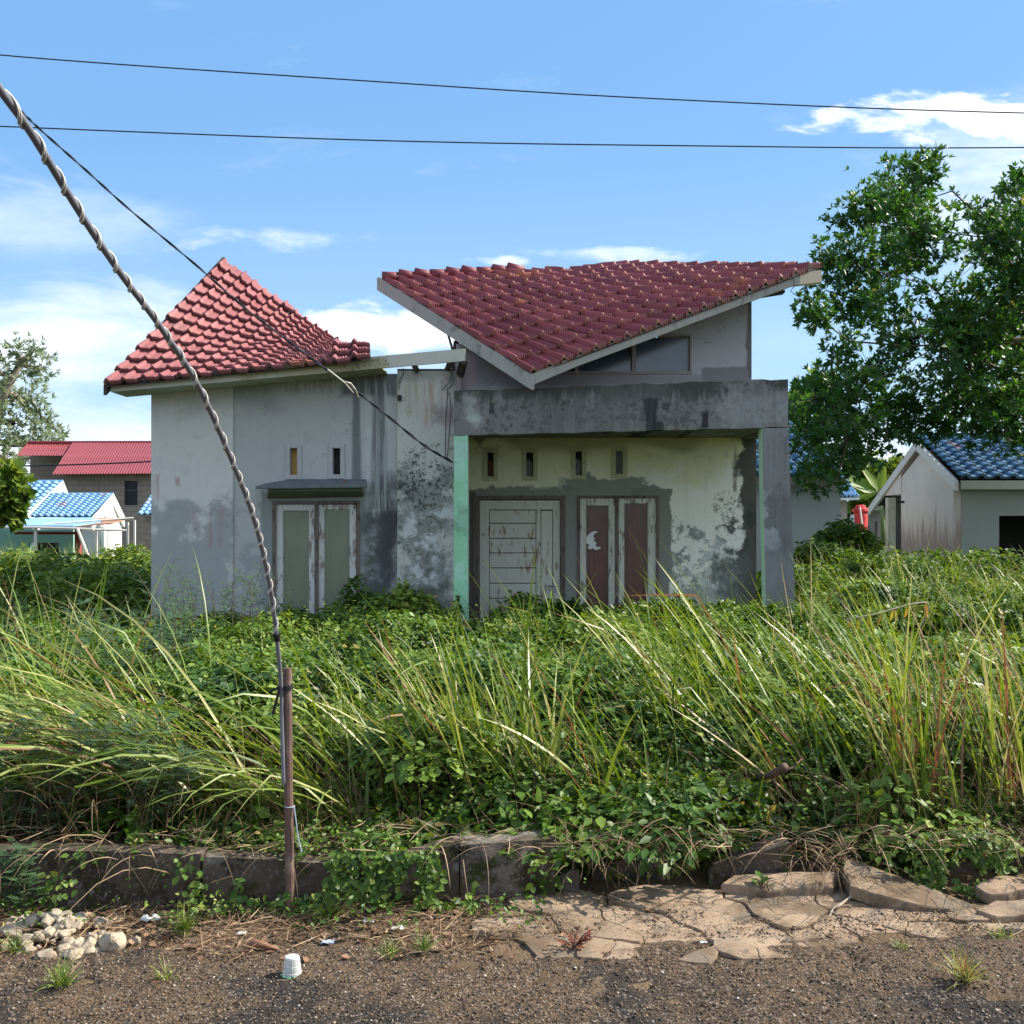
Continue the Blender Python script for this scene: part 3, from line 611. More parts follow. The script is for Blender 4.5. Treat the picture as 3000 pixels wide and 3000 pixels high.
# porch window
Yf = YW - .014; b = MB()
for (a_, c_) in ((1691, 1698), (1922, 1930), (1803, 1811)): b.box(X_(a_, Yf), X_(c_, Yf), Yf, Yf + .1, .3, Z_(1459, Yf))
b.box(X_(1691, Yf), X_(1930, Yf), Yf, Yf + .1, Z_(1459, Yf), Z_(1452, Yf))
pw = b.build('window', M['brown_frame'], H); pw['label'] = 'porch window with maroon curtains behind its glass'
s1 = sash(pw, 1699, 1802, 1716, 1784, 1460, 1481, Yf + .02, M['old_white'], M['glass_maroon'], .32); s2 = sash(pw, 1812, 1922, 1828, 1899, 1460, 1475, Yf + .02, M['old_white'], M['glass_maroon'], .32)
curtain(pw, X_(1712, Yf), X_(1790, Yf), .4, Z_(1478, Yf), YW + .095, M['curtain_maroon'], 3); curtain(pw, X_(1825, Yf), X_(1903, Yf), .4, Z_(1472, Yf), YW + .095, M['curtain_maroon'], 4)
Yg = Yf + .036
b = MB()
tear = [(1718, 1572), (1727, 1563), (1735, 1558), (1748, 1556), (1750, 1560), (1740, 1564), (1738, 1574), (1744, 1578), (1738, 1584), (1748, 1590), (1744, 1598), (1752, 1604), (1758, 1600), (1760, 1607), (1745, 1612), (1738, 1606), (1726, 1610), (1722, 1602), (1728, 1597), (1718, 1592)]
b.prism([P(a_, c_, Yg) for a_, c_ in tear], (0, .0015, 0)); b.build('torn_sticker', M['tear'], s1)

# porch frame
b = MB(); T0, T1 = P(1330, 1145, YB), P(2309, 1110, YB); B0, B1 = P(1330, 1276, YB), P(2309, 1251, YB)
xs_ = np.linspace(0, 1, 40); d_ = .16
for k in range(39):
    a_, c_ = xs_[k], xs_[k + 1]; j = lambda t: .006 * math.sin(t * 37) + .004 * math.sin(t * 91)
    t0, t1, b0, b1 = T0.lerp(T1, a_), T0.lerp(T1, c_), B0.lerp(B1, a_), B0.lerp(B1, c_)
    t0.z += j(a_); t1.z += j(c_); b0.z += j(a_ + 3) * .6; b1.z += j(c_ + 3) * .6
    q_ = [b0, b1, b1 + Vector((0, d_, 0)), b0 + Vector((0, d_, 0)), t0, t1, t1 + Vector((0, d_, 0)), t0 + Vector((0, d_, 0))]
    fs = [(3, 2, 1, 0), (4, 5, 6, 7), (0, 1, 5, 4), (2, 3, 7, 6)] + ([(3, 0, 4, 7)] if k == 0 else []) + ([(1, 2, 6, 5)] if k == 38 else [])
    b.add(q_, fs)
b.build('porch_beam', M['beam'], H)
b = MB(); b.box(X_(1336, YB) , X_(2300, YB), YB + .162, YW - .002, 2.48, 2.60); b.build('porch_roof_slab', M['beam'], H)
b = MB(); b.box(2.44, 2.58, YB + .163, YW - .002, Z_(1288, YW), 2.478); b.build('side_beam', M['beam'], H)
def column(n_, t0, t1, b0, b1, y1_, m2, d_=.15):
    b = MB(); k = (-.3 - Z_(1800, YB)) / (Z_(1275, YB) - Z_(1800, YB)) ; Zt = Z_(1275 if n_ == 0 else 1253, YB) - .002
    f = lambda top, bot: (X_(top, YB) + (X_(bot, YB) - X_(top, YB)) * 1.45)
    a0, a1 = X_(t0, YB), X_(t1, YB); c0, c1 = f(t0, b0), f(t1, b1)
    b.cur = 0; b.face([(c0, YB, GL), (c1, YB, GL), (a1, YB, Zt), (a0, YB, Zt)]); b.face([(c1, YB + d_, GL), (c0, YB + d_, GL), (a0, YB + d_, Zt), (a1, YB + d_, Zt)])
    b.cur = 1 if n_ == 1 else 0; b.face([(c0, YB + d_, GL), (c0, YB, GL), (a0, YB, Zt), (a0, YB + d_, Zt)])
    b.cur = 1 if n_ == 0 else 0; b.face([(c1, YB, GL), (c1, YB + d_, GL), (a1, YB + d_, Zt), (a1, YB, Zt)])
    return b.build('porch_column', m2, H)
c0 = column(0, 1330, 1371, 1329, 1371, 0, [M['green_column'], M['green_edge']]); c0['label'] = 'peeling mint green porch column'
c1 = column(1, 2232, 2309, 2246, 2334, 0, [M['column'], M['green_edge']]); c1['label'] = 'wide bare grey porch column'
b = MB(); p_ = P(1775, 1268, YB + .1); b.box(p_.x - .03, p_.x + .03, p_.y, p_.y + .05, p_.z - .035, p_.z + .02); b.build('lamp_holder', M['dark_wood'], H, bevel=.008)

# ---- hyperbolic tile roofs
PROF = [(0, .0), (.04, .006), (.15, .036), (.20, .040), (.26, .035), (.40, .004), (.44, 0), (.455, .010), (.52, .010), (.535, 0), (.585, 0), (.60, .010), (.665, .010), (.68, 0), (.73, 0), (.745, .010), (.81, .010), (.825, 0), (.9, .0), (1.0, .0)]
def tile_roof(name, surf, ncol, nrow, m_, parent, tw=.16, step=.034, skip=lambda r, c: False, jit=.5, hs=1.0, sub=None, prof=PROF, nose=False):
    """surf(u,v) -> point; u along eave 0..ncol, v up the slope 0..nrow"""
    V_l = []; Fq = []; R = []; E = []
    n = len(prof); o = 0
    dk = MB(); gu, gv = ncol * 2, nrow * 2
    dk.add([surf(i / 2, j / 2) + Vector((0, 0, -.008)) for j in range(gv + 1) for i in range(gu + 1)], [(j * (gu + 1) + i, j * (gu + 1) + i + 1, (j + 1) * (gu + 1) + i + 1, (j + 1) * (gu + 1) + i) for j in range(gv) for i in range(gu) if not skip(j // 2, i // 2)])
    for r in range(nrow):
        for c in range(ncol):
            if skip(r, c): continue
            rv = random.random(); ju, jv, jz, jr = [random.gauss(0, 1) * jit * (3.2 if random.random() < .06 else 1) for _ in range(4)]
            def pt(u, v, h):
                p = surf(u, v); eps = .02
                du = surf(u + eps, v) - p; dv = surf(u, v + eps) - p; nn = du.cross(dv).normalized()
                return p + nn * h
            rows = [(0.0, 1, -.002), (0.0, 1, step - .001), (.012, 1, step), (.5, 0, step * .52), (1.06, 0, -.004)]
            for (vv, ed, hb) in rows:
                for (uu, hh) in prof:
                    f = hh * hs; ee = 0
                    if vv == 0.0 and hb < step - .01: f = (hh * hs if uu < .44 else 0.0); ee = (-.9 if nose else (1 if (uu < .44 or hh > .005) else -.8))  # wing roof noses coloured near black for shadow and mould
                    elif ed: ee = 0 if nose else (1 if (uu < .44 or hh > .005) else -.8) if vv == 0.0 else 0
                    u = c + uu * .985 + ju * .012; v = r + vv + jv * .03 + jr * .02 * (uu - .5)
                    V_l.append(pt(u, v, f + hb + jz * .0022 + jr * .004 * (uu - .5))); R.append(rv); E.append(ee)
            for k in range(len(rows) - 1):
                for i in range(n - 1): Fq.append((o + k * n + i, o + k * n + i + 1, o + (k + 1) * n + i + 1, o + (k + 1) * n + i))
            o += n * len(rows)
    v = np.array([tuple(p) for p in V_l]); dk_name = 'roof_deck'
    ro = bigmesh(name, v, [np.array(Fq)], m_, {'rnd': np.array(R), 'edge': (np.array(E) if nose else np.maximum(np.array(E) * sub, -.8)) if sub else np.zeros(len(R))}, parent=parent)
    dk.build(dk_name, M['dark_wood'], ro); return ro
def hyp(a, b_, c_, d_, nu, nv, sag=0.0):     # a,b eave ends; c above a; d above b
    def s(u, v):
        s_, t_ = u / nu, v / nv; p = a.lerp(b_, s_).lerp(c_.lerp(d_, s_), t_)
        if sag: p = p + Vector((0, 0, -sag * math.sin(math.pi * min(max(s_, 0), 1)) * math.sin(math.pi * min(max(t_, 0), 1)) + .008 * math.sin(u * 1.7 + v) * math.sin(v * 1.3)))
        return p
    return s
# right roof (porch): V low corner, R right, L left, B back
Vc = P(1556, 1098, 9.4); Rc = P(2412, 778, 9.6); Lc = P(1120, 822, 10.6); Bc = P(1850, 778, 11.4)
sR = hyp(Vc, Rc, Lc, Bc, 19, 9, .03)
def skipR(r, c): return (r, c) in {(8, 13)}
roofR = tile_roof('porch_roof', sR, 19, 9, M['tile_maroon'], H, skip=skipR, step=.034, sub=.55, hs=1.15); roofR['label'] = 'twisted maroon tiled roof above the porch'
def strip(surf, pts, dz0, dz1, out_, th):       # board hung along a surface edge
    b = MB(); L = [surf(u, v) for u, v in pts]
    for i in range(len(L) - 1):
        p, q = L[i], L[i + 1]; o_ = Vector(out_).normalized() * th
        b.hexa([p + Vector((0, 0, dz1)), q + Vector((0, 0, dz1)), q + Vector((0, 0, dz1)) + o_, p + Vector((0, 0, dz1)) + o_, p + Vector((0, 0, dz0)), q + Vector((0, 0, dz0)), q + Vector((0, 0, dz0)) + o_, p + Vector((0, 0, dz0)) + o_])
    return b
b = strip(sR, [(-.12, -.1), (-.12, 4.5), (-.12, 9.25)], .012, -.115, (1, .1, 0), .03); b.build('fascia_board', M['fascia_r'], roofR)
b = strip(sR, [(-.1, -.05), (3, .08), (6, .08), (9, .08), (12, .08), (15, .08), (18.6, .05)], .012, -.088, (0, 1, 0), .03); b.build('fascia_board', M['fascia_r'], roofR)
b = MB(); e1 = sR(18.62, -.2); b.hexa([e1 + Vector(k) for k in ((-.28, .04, -.15), (.004, .04, -.12), (.004, .12, -.12), (-.28, .12, -.15), (-.28, .04, -.04), (.004, .04, -.01), (.004, .12, -.01), (-.28, .12, -.04))]); b.build('rafter_end', M['end_grain'], roofR)
# purlins / rafters below the tiles
b = MB()
for vv in (1.5, 3.5, 5.5, 7.5): b.tube([sR(.2, vv) + Vector((0, 0, -.05)), sR(9, vv) + Vector((0, 0, -.05)), sR(18.6, vv) + Vector((0, 0, -.05))], .022, 4)
for uu in (5, 11, 16): b.tube([sR(uu, .2) + Vector((0, 0, -.09)), sR(uu, 8.8) + Vector((0, 0, -.09))], .03, 4)
b.build('roof_timber', M['dark_wood'], roofR)
b = MB(); e2 = P(2300, 860, 9.75); b.hexa([e2 + Vector(k) for k in ((-.25, 0, -.03), (0, 0, .01), (0, .1, .01), (-.25, .1, -.03), (-.25, 0, .0), (0, 0, .035), (0, .1, .035), (-.25, .1, .0))]); b.build('rafter_end', M['dark_wood'], roofR)
# ridge caps on the far edge and a pale bent batten
b = MB()
for k in range(9):
    u0 = k * 1.15 + .1; p0, p1 = sR(u0, 9.08), sR(u0 + 1.22, 9.05); 
    b.tube([p0 + Vector((0, 0, .03 + .012 * (k % 3))), p1 + Vector((0, 0, .02))], [.055, .045], 8)
b.build('ridge_cap', M['tile_maroon'], roofR, smooth=True)
b = MB(); pts_ = [P(1805, 803, 11.1), P(1860, 792, 11.15), P(1930, 787, 11.2), P(2000, 786, 11.1), P(2055, 793, 10.9), P(2085, 800, 10.8)]
for i in range(5):
    p, q = pts_[i], pts_[i + 1]; w1 = (.02, .035, .05, .05, .04, .02)[i]; w2 = (.02, .035, .05, .05, .04, .02)[i + 1]
    b.hexa([p + Vector((0, 0, -w1)), q + Vector((0, 0, -w2)), q + Vector((0, .15, -w2)), p + Vector((0, .15, -w1)), p + Vector((0, 0, .012)), q + Vector((0, 0, .012)), q + Vector((0, .15, .012)), p + Vector((0, .15, .012))])
b.build('bent_batten', M['end_grain'], roofR)
hook_m = flat('rusty_wire', (.10, .07, .05), .7)
for (a_, c_, Yq, s_) in ((1690, 1085, 9.42, 1), (2178, 868, 9.5, -1), (2320, 812, 9.56, 1)):
    r0 = [(0, 0), (6, 14), (6, 28), (-4 * s_, 40), (6, 50), (22, 46), (26, 36)]
    if s_ < 0: r0 = [(-4, 0), (0, 14), (-10, 28), (-16, 40), (-8, 50), (6, 50), (14, 36)]
    b = MB(); b.tube([P(a_ + u_, c_ + v_, Yq - .01) for u_, v_ in r0], .004, 6); b.build('wire_hook', hook_m, roofR, smooth=True)
# clerestory wall following the roof
def topz(xw, Yq=10.0):
    best = None
    for i in range(0, 191, 4):
        for j in range(0, 91, 3):
            p = sR(i / 10, j / 10)
            if abs(p.y - Yq) < .1 and abs(p.x - xw) < .15: best = p.z if best is None else min(best, p.z)
    return best
tz = {}
def T_fn(xw):
    k = round(xw, 3)
    if k not in tz:
        v = topz(xw)
        tz[k] = (v - .11) if v is not None else None
    return tz[k]
xsx = np.linspace(X_(1336, 10), X_(2202, 10), 40); vals = [T_fn(v) for v in xsx]
good = [(a_, v) for a_, v in zip(xsx, vals) if v is not None]; gx = [q[0] for q in good]; gv = [q[1] for q in good]
Tl = lambda xx: float(np.interp(xx, gx, gv))
x = lambda px: X_(px, 10.0); z = lambda py: Z_(py, 10.0)
b = MB()
def poly(pts_, y0=10.0, y1=10.13): b.prism([(p_[0], y0, p_[1]) for p_ in pts_], (0, y1 - y0, 0))
wx0, wx1, wz0, wz1 = x(1640), x(2026), z(1097), z(980)
N_ = 30; xa = np.linspace(x(1336), x(2202), N_)
def col_faces(xl, xr, zl, zr_l, zr_r):
    b.hexa([(xl, 10, zl), (xr, 10, zl), (xr, 10.13, zl), (xl, 10.13, zl), (xl, 10, zr_l), (xr, 10, zr_r), (xr, 10.13, zr_r), (xl, 10.13, zr_l)])
cuts = sorted(set(list(xa) + [wx0, wx1]))
for i in range(len(cuts) - 1):
    l, r = cuts[i], cuts[i + 1]
    if l >= wx0 - 1e-6 and r <= wx1 + 1e-6:
        col_faces(l, r, 2.6, wz0, wz0)
        if Tl(l) > wz1 and Tl(r) > wz1: col_faces(l, r, wz1, Tl(l), Tl(r))
    else: col_faces(l, r, 2.6, Tl(l), Tl(r))
b.build('clerestory_wall', M['clere_wall'], H)
b = MB(); ztop = lambda xx: min(wz1, Tl(xx) - .005)
fr = flat('grey_window_frame', (.23, .225, .22), .8, .2, 18)
b.box(wx0, wx1, 9.99, 10.09, wz0 + .001, wz0 + .03); 
for pxm in (1689, 1857): b.box(x(pxm - 6), x(pxm + 6), 9.99, 10.09, wz0 + .03, ztop(x(pxm)))
b.box(wx1 - .018, wx1 - .001, 9.99, 10.09, wz0 + .03, ztop(wx1) - .001); b.box(x(1930), wx1 - .018, 9.99, 10.09, wz1 - .018, wz1 - .001)
cw = b.build('window', fr, H, bevel=.003); cw['label'] = 'dusty clerestory window cut off by the sloping fascia'
for (p0, p1) in ((1642, 1683), (1695, 1851), (1863, 2019)):
    X0, X1 = x(p0), x(p1); b = MB(); b.prism([(X0, 10.05, wz0 + .03), (X1, 10.05, wz0 + .03), (X1, 10.05, ztop(X1) - .02), (X0, 10.05, max(wz0 + .04, ztop(X0) - .02))], (0, .004, 0)); b.build('pane', M['dark_glass'], cw)
b = MB()
for (p0, q0_, p1, q1_, w_) in ((1905, 1050, 1945, 1028, .03), (1950, 1000, 1925, 1090, .02), (1930, 1085, 1985, 1075, .02), (1985, 1040, 2010, 1000, .05)):
    A, B = P(p0, q0_, 10.35), P(p1, q1_, 10.35); b.prism([A, B, B + Vector((w_, 0, .03)), A + Vector((w_, 0, .03))], (0, .01, 0))
b.build('inner_batten', M['dark_wood'], cw)
# left roof
E0, E1 = P(305, 1132, 9.62), P(992, 1064, 9.62); T0_, T1_ = P(652, 757, 12.0), P(1040, 1036, 12.0)
sL = hyp(E0, E1, T0_, T1_, 13, 13, .02)
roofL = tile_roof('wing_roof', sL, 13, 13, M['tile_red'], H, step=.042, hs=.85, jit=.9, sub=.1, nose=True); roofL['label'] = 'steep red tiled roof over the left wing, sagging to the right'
sL2 = hyp(P(968, 1066, 9.60), P(1086, 1050, 9.60), P(975, 1002, 10.15), P(1084, 1003, 10.1), 2, 3, 0)
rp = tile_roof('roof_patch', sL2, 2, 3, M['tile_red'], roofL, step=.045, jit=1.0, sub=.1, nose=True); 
sL3 = hyp(P(1060, 1054, 9.61), P(1088, 1050, 9.61), P(1060, 1003, 10.15), P(1088, 1000, 10.1), .6, 3, 0)
b = strip(sL, [(-.1, .1), (-.1, 13.1)], .0, -.09, (1, 0, 0), .03); b.build('barge_board', M['dark_wood'], roofL)
b = MB(); fa = [P(324, 1112, 9.68), P(1363, 1021, 9.68), P(1363, 1057, 9.68), P(324, 1148, 9.68)]; b.prism(fa, (0, .03, 0)); b.build('fascia_board', M['fascia'], roofL)
b = MB(); b.prism([P(324, 1148, 9.712), P(1120, 1079, 9.712), P(1120, 1079, 9.712) + Vector((0, .385, 0)), P(324, 1148, 9.712) + Vector((0, .4, 0))], (0, 0, .015)); b.build('soffit', M['fascia'], roofL)
b = MB()
for vv in (2, 5, 8, 11): b.tube([sL(.2, vv) + Vector((0, 0, -.05)), sL(12.8, vv) + Vector((0, 0, -.05))], .022, 4)
for uu in (3, 8, 12): b.tube([sL(uu, 1.2) + Vector((0, 0, -.09)), sL(uu, 12.8) + Vector((0, 0, -.09))], .03, 4)
b.tube([P(1215, 1072, 9.75), P(1222, 1090, 10.2)], .03, 4); b.tube([P(1320, 1060, 9.8), P(1308, 1088, 10.2)], .03, 4)
b.tube([P(1311, 974, 10.3), P(1329, 1035, 10.2)], .014, 4); b.tube([P(1338, 1000, 10.2), P(1330, 1090, 10.15)], .035, 4); b.tube([P(1358, 1060, 9.8), P(1345, 1110, 10.05)], .04, 4)
b.build('roof_timber', M['dark_wood'], roofL)
b = MB(); b.box(X_(1334, 10.0), X_(1352, 10.0), 9.97, 10.15, 2.4, Z_(1040, 10)); b.build('corner_pier', M['clere_wall'], H)

# ------------------------------------------------------------------ pipe, stake, cables
def catmull(pts, n=8):
    pts = [Vector(p) for p in pts]; pts = [pts[0] * 2 - pts[1]] + pts + [pts[-1] * 2 - pts[-2]]; o = []
    for i in range(1, len(pts) - 2):
        p0, p1, p2, p3 = pts[i - 1:i + 3]
        for k in range(n):
            t = k / n; o.append(.5 * ((2 * p1) + (p2 - p0) * t + (2 * p0 - 5 * p1 + 4 * p2 - p3) * t * t + (3 * p1 - p0 - 3 * p2 + p3) * t ** 3))
    o.append(pts[-2]); return o
pp = [(-330, -160, 1.75), (-140, 60, 1.9), (0, 262, 2.02), (93, 392, 2.13), (233, 621, 2.38), (357, 806, 2.6), (466, 952, 2.83), (575, 1120, 3.1), (668, 1322, 3.4), (745, 1522, 3.68), (792, 1724, 3.95), (815, 1910, 4.12), (824, 2030, 4.19), (828, 2180, 4.19), (832, 2300, 4.19)]
path = catmull([P(*q) for q in pp], 10)
pipe = thing('conduit_pipe', 'bent grey pipe wrapped in white cable leaning up from the wooden stake', 'pipe', tuple(P(832, 2300, 4.19)))
b = MB(); b.tube(path, .0084, 12); b.build('pipe', M['pipe'], pipe, smooth=True)
# helix
seg = [0]
for i in range(1, len(path)): seg.append(seg[-1] + (path[i] - path[i - 1]).length)
end = next(i for i, p in enumerate(path) if p.y > 4.07); Ltot = seg[end]
def at_(s):
    i = min(max(np.searchsorted(seg, s) - 1, 0), len(path) - 2); t = (s - seg[i]) / max(seg[i + 1] - seg[i], 1e-6); return path[i].lerp(path[i + 1], t), (path[i + 1] - path[i]).normalized()
for off in (0, .5):
    hp = []; s_ = 0.0; ph = off
    while s_ < Ltot:
        p, d = at_(s_); a_ = d.cross(Vector((0, 1, 0))).normalized(); c_ = d.cross(a_)
        hp.append(p + (a_ * math.cos(ph) + c_ * math.sin(ph)) * .0104); 
        pitch = .088 + .02 * (1 - s_ / Ltot) + .014 * math.sin(s_ * 5)
        s_ += pitch / 16; ph += 2 * math.pi / 16
    b = MB(); b.tube(hp, .0024, 6); b.build('wrapped_cable', M['cable_white'], pipe, smooth=True)
b = MB(); pe, de = at_(Ltot + .005); b.tube([pe - de * .012, pe + de * .02], .0135, 12); b.build('tape_band', M['black'], pipe)

st = thing('wooden_stake', 'round brown wooden stake standing upright at the foot of the kerb wall', 'stake', tuple(P(850, 2690, 4.19)))
sp = [P(842, 1957, 4.215), P(843, 2100, 4.21), P(845, 2300, 4.205), P(848, 2500, 4.2), P(850, 2700, 4.19)]
b = MB(); pts_ = catmull(sp, 6); b.tube(pts_, [.0185 - .001 * (i % 3 == 0) for i in range(len(pts_))], 12); b.build('pole', M['stake'], st, smooth=False)
b = MB()
for dz_ in (-.005, .002, .009):
    c_ = P(840, 2012, 4.205) + Vector((0, 0, dz_)); b.tube([c_ + Vector((math.cos(t) * .024 - .006 * (math.cos(t) < 0), math.sin(t) * .022, .005 * math.sin(t))) for t in np.linspace(0, 2 * math.pi, 14)], .0032, 5)
c_ = P(822, 2010, 4.18); b.tube([c_, c_ + Vector((-.02, -.01, -.012)), c_ + Vector((-.045, -.01, -.025)), c_ + Vector((-.03, -.01, -.022))], .005, 5)
b.tube([c_ + Vector((0, -.01, 0)), c_ + Vector((-.012, -.012, -.05)), c_ + Vector((-.028, -.012, -.11))], .006, 5); b.build('rubber_tie', M['black'], st)
b = MB(); c_ = P(848, 2362, 4.203)
b.tube([c_ + Vector((math.cos(t) * .02, math.sin(t) * .02, 0)) for t in np.linspace(0, 2 * math.pi, 14)], .002, 5)
b.tube([c_ + Vector((.02, -.01, 0)), c_ + Vector((.028, -.014, -.05)), c_ + Vector((.036, -.012, -.12)), c_ + Vector((.05, -.01, -.18))], .0028, 5); b.build('wire_tie', flat('blue_grey_string', (.35, .40, .48), .6), st)

def cable(name, label, pts, r, m_, n=12, cat='cable'):
    b = MB(); b.tube(catmull(pts, n), r, 8); o = b.build(name, m_, smooth=True); return tag(o, label, cat)
cable('power_line', 'thin black overhead wire crossing the sky, the upper of two', [P(-1500, -60, 8), P(-500, 92, 8), (P(0, 161, 8)), P(1087, 238, 8), P(1941, 290, 8), P(3000, 331, 8), P(4500, 352, 8)], .0052, M['wire'], cat='power line')
cable('power_line', 'thin black overhead wire crossing the sky just above the tree, the lower of two', [P(-1500, 260, 8), P(-500, 345, 8), P(0, 370, 8), P(1087, 411, 8), P(2019, 427, 8), P(3000, 432, 8), P(4500, 405, 8)], .0052, M['wire'], cat='power line')
sc = [(58, 322, 2.1), (124, 385, 2.3), (250, 497, 2.75), (388, 621, 3.3), (575, 777, 4.2), (745, 924, 5.2), (932, 1064, 6.6), (1010, 1121, 7.3), (1118, 1204, 8.2), (1242, 1304, 9.1), (1326, 1354, 9.58)]
pa = catmull([P(*q) for q in sc], 12); cab = thing('service_cable', 'dark twisted service cable sagging from the pipe down to the green column', 'cable', tuple(P(*sc[-1])))
def twist(pts, r, amp, turns, ph):
    o = []
    for i, p in enumerate(pts): t = i / len(pts) * turns * 2 * math.pi + ph; k = .0006 + amp * (p.y / 9.6) ** 1.4; o.append(p + Vector((math.cos(t) * k, 0, math.sin(t) * k)))
    return o
for ph in (0, math.pi):
    b = MB(); q_ = twist(pa, .004, .0065, 13, ph); b.tube(q_, [.0007 + .0056 * (p.y / 9.6) ** 1.3 for p in q_], 6); b.build('strand', M['wire'], cab, smooth=True)
b = MB(); b.tube([P(1010, 1118, 7.28), P(1027, 1123, 7.3), P(1040, 1140, 7.4), P(1050, 1164, 7.6)], .006, 6); b.tube([P(960, 1083, 6.8), P(1008, 1120, 7.26), P(1034, 1150, 7.5)], .006, 6); b.build('splice_wire', M['alu'], cab, smooth=True)
# ------------------------------------------------------------------ kerb walls
def block(name, label, pts_bottom, pts_top, th, m_=None, cat='kerb block', rough_=.011, group=None):
    """face polygon: bottom line and top line (same count), extruded back"""
    nb = len(pts_bottom); grid = []
    rows = 7
    for j in range(rows + 1):
        t = j / rows; line = []
        for k in range(nb): line.append(Vector(pts_bottom[k]).lerp(Vector(pts_top[k]), t))
        fine = []
        for k in range(nb - 1):
            n_ = max(2, int((line[k + 1] - line[k]).length / .03))
            n_ = max(2, int((Vector(pts_bottom[k + 1]) - Vector(pts_bottom[k])).length / .03))
            for q in range(n_): fine.append(line[k].lerp(line[k + 1], q / n_))
        fine.append(line[-1]); grid.append(fine)
    n = len(grid[0]); b = MB(); V_ = []
    for back in (0, 1):
        for row in grid:
            for p in row:
                d = float(fbm(p.x * 9 + 5, p.z * 9 + back * 7, 4)) * rough_ * 4
                V_.append(p + Vector((0, th * back - d, d * .6)))
    fs = []; R_ = rows + 1; off = R_ * n
    for j in range(rows):
        for k in range(n - 1):
            i = j * n + k; fs.append((i, i + 1, i + n + 1, i + n)); i += off; fs.append((i + 1, i, i + n, i + n + 1))
    for k in range(n - 1):
        i = rows * n + k; fs.append((i, i + 1, i + 1 + off, i + off)); fs.append((k + 1, k, k + off, k + 1 + off))
    for j in range(rows):
        i = j * n; fs.append((i, i + n, i + n + off, i + off)); i = j * n + n - 1; fs.append((i + n, i, i + off, i + n + off))
    b.add(V_, fs); o = b.build(name, m_ or M['kerb']); 
    # origin at base
    c = sum((Vector(p) for p in pts_bottom), Vector()) / nb; o.data.transform(Matrix.Translation(-c)); o.location = c
    return tag(o, label, cat, group)
YK = 4.26
def PZ(px, z_, Y): return Vector((X_(px, Y), Y, z_))
block('kerb_wall', 'long dark mossy concrete kerb wall left of the wooden stake under drooping grass', [PZ(-900, -.04, YK), PZ(60, -.04, YK), PZ(588, -.04, YK)], [P(-900, 2500, YK), P(60, 2490, YK), P(588, 2502, YK)], .10, cat='kerb wall')
block('kerb_wall', 'concrete kerb wall with pale streaks behind the foot of the stake', [PZ(594, -.04, YK - .02), PZ(1098, -.04, YK + .02)], [P(594, 2508, YK - .02), P(1098, 2540, YK + .02)], .10, cat='kerb wall')
block('kerb_wall', 'tipped kerb wall piece rising to the right between stake and slabs', [PZ(1106, -.04, YK + .02), PZ(1345, -.04, YK + .06)], [P(1106, 2538, YK + .02), P(1345, 2470, YK + .06)], .12, cat='kerb wall')
block('kerb_wall', 'dark upright kerb wall end standing left of the beige slabs', [PZ(1349, -.04, YK + .05), PZ(1628, -.04, YK + .12)], [P(1349, 2478, YK + .05), P(1622, 2456, YK + .12)], .13, cat='kerb wall')
block('kerb_rubble', 'small grey lump of broken concrete beside the upright kerb end', [PZ(1635, -.04, 4.42), PZ(1700, -.04, 4.42)], [P(1640, 2562, 4.42), P(1695, 2548, 4.42)], .1, cat='concrete lump')
block('kerb_rubble', 'low broken concrete block poking out under the dry roots', [PZ(1730, -.04, 4.6), PZ(1860, -.04, 4.58), PZ(2010, -.04, 4.62)], [P(1740, 2540, 4.6), P(1860, 2512, 4.58), P(2000, 2530, 4.62)], .16, cat='concrete block')
block('kerb_wall', 'slanting broken kerb wall in the middle of the right half behind the slabs', [PZ(2075, -.04, 4.55), PZ(2322, -.04, 4.5)], [P(2075, 2540, 4.55), P(2316, 2470, 4.5)], .15, cat='kerb wall')
block('kerb_wall', 'fallen kerb wall lying low on the right under the vines', [PZ(2545, -.04, 4.6), PZ(2750, -.04, 4.62), PZ(3300, -.04, 4.7)], [P(2560, 2575, 4.6), P(2700, 2535, 4.62), P(3300, 2500, 4.7)], .16, cat='kerb wall')
block('kerb_wall', 'upper concrete ledge at the far right half buried in roots', [PZ(2830, .05, 5.0), PZ(3400, .05, 5.05)], [P(2840, 2452, 5.0), P(3400, 2418, 5.05)], .2, cat='kerb wall')

# ------------------------------------------------------------------ cracked pavement
def clip_poly(poly, n_, d_):
    o = []
    for i in range(len(poly)):
        a_, c_ = poly[i], poly[(i + 1) % len(poly)]; da, dc = np.dot(a_, n_) - d_, np.dot(c_, n_) - d_
        if da <= 0: o.append(a_)
        if (da < 0 < dc) or (dc < 0 < da): o.append(a_ + (c_ - a_) * da / (da - dc))
    return o
def gp(px, py): q = G(px, py); return np.array([q.x, q.y])
region = [gp(*q) for q in ((1345, 2745), (1440, 2600), (1800, 2583), (2450, 2596), (2800, 2640), (3100, 2650), (3300, 2740), (2950, 2730), (2700, 2775), (2400, 2815), (1900, 2838), (1350, 2842))]
seeds = [gp(*q) for q in ((1600, 2640), (1960, 2640), (2290, 2640), (2080, 2700), (2330, 2700), (2560, 2700), (1620, 2778), (1800, 2790), (1450, 2725), (1480, 2800), (2000, 2800), (2160, 2735), (2180, 2805), (2420, 2755), (2300, 2790), (2700, 2690), (2850, 2700), (2760, 2735), (2580, 2765), (1360, 2765), (1700, 2735), (1950, 2745), (2480, 2645), (2950, 2715), (3080, 2690))]
rr = random.Random(3)
for _ in range(26): seeds.append(gp(rr.uniform(1350, 3100), rr.uniform(2720, 2840)))
for _ in range(6): seeds.append(gp(rr.uniform(2080, 3000), rr.uniform(2640, 2740)))
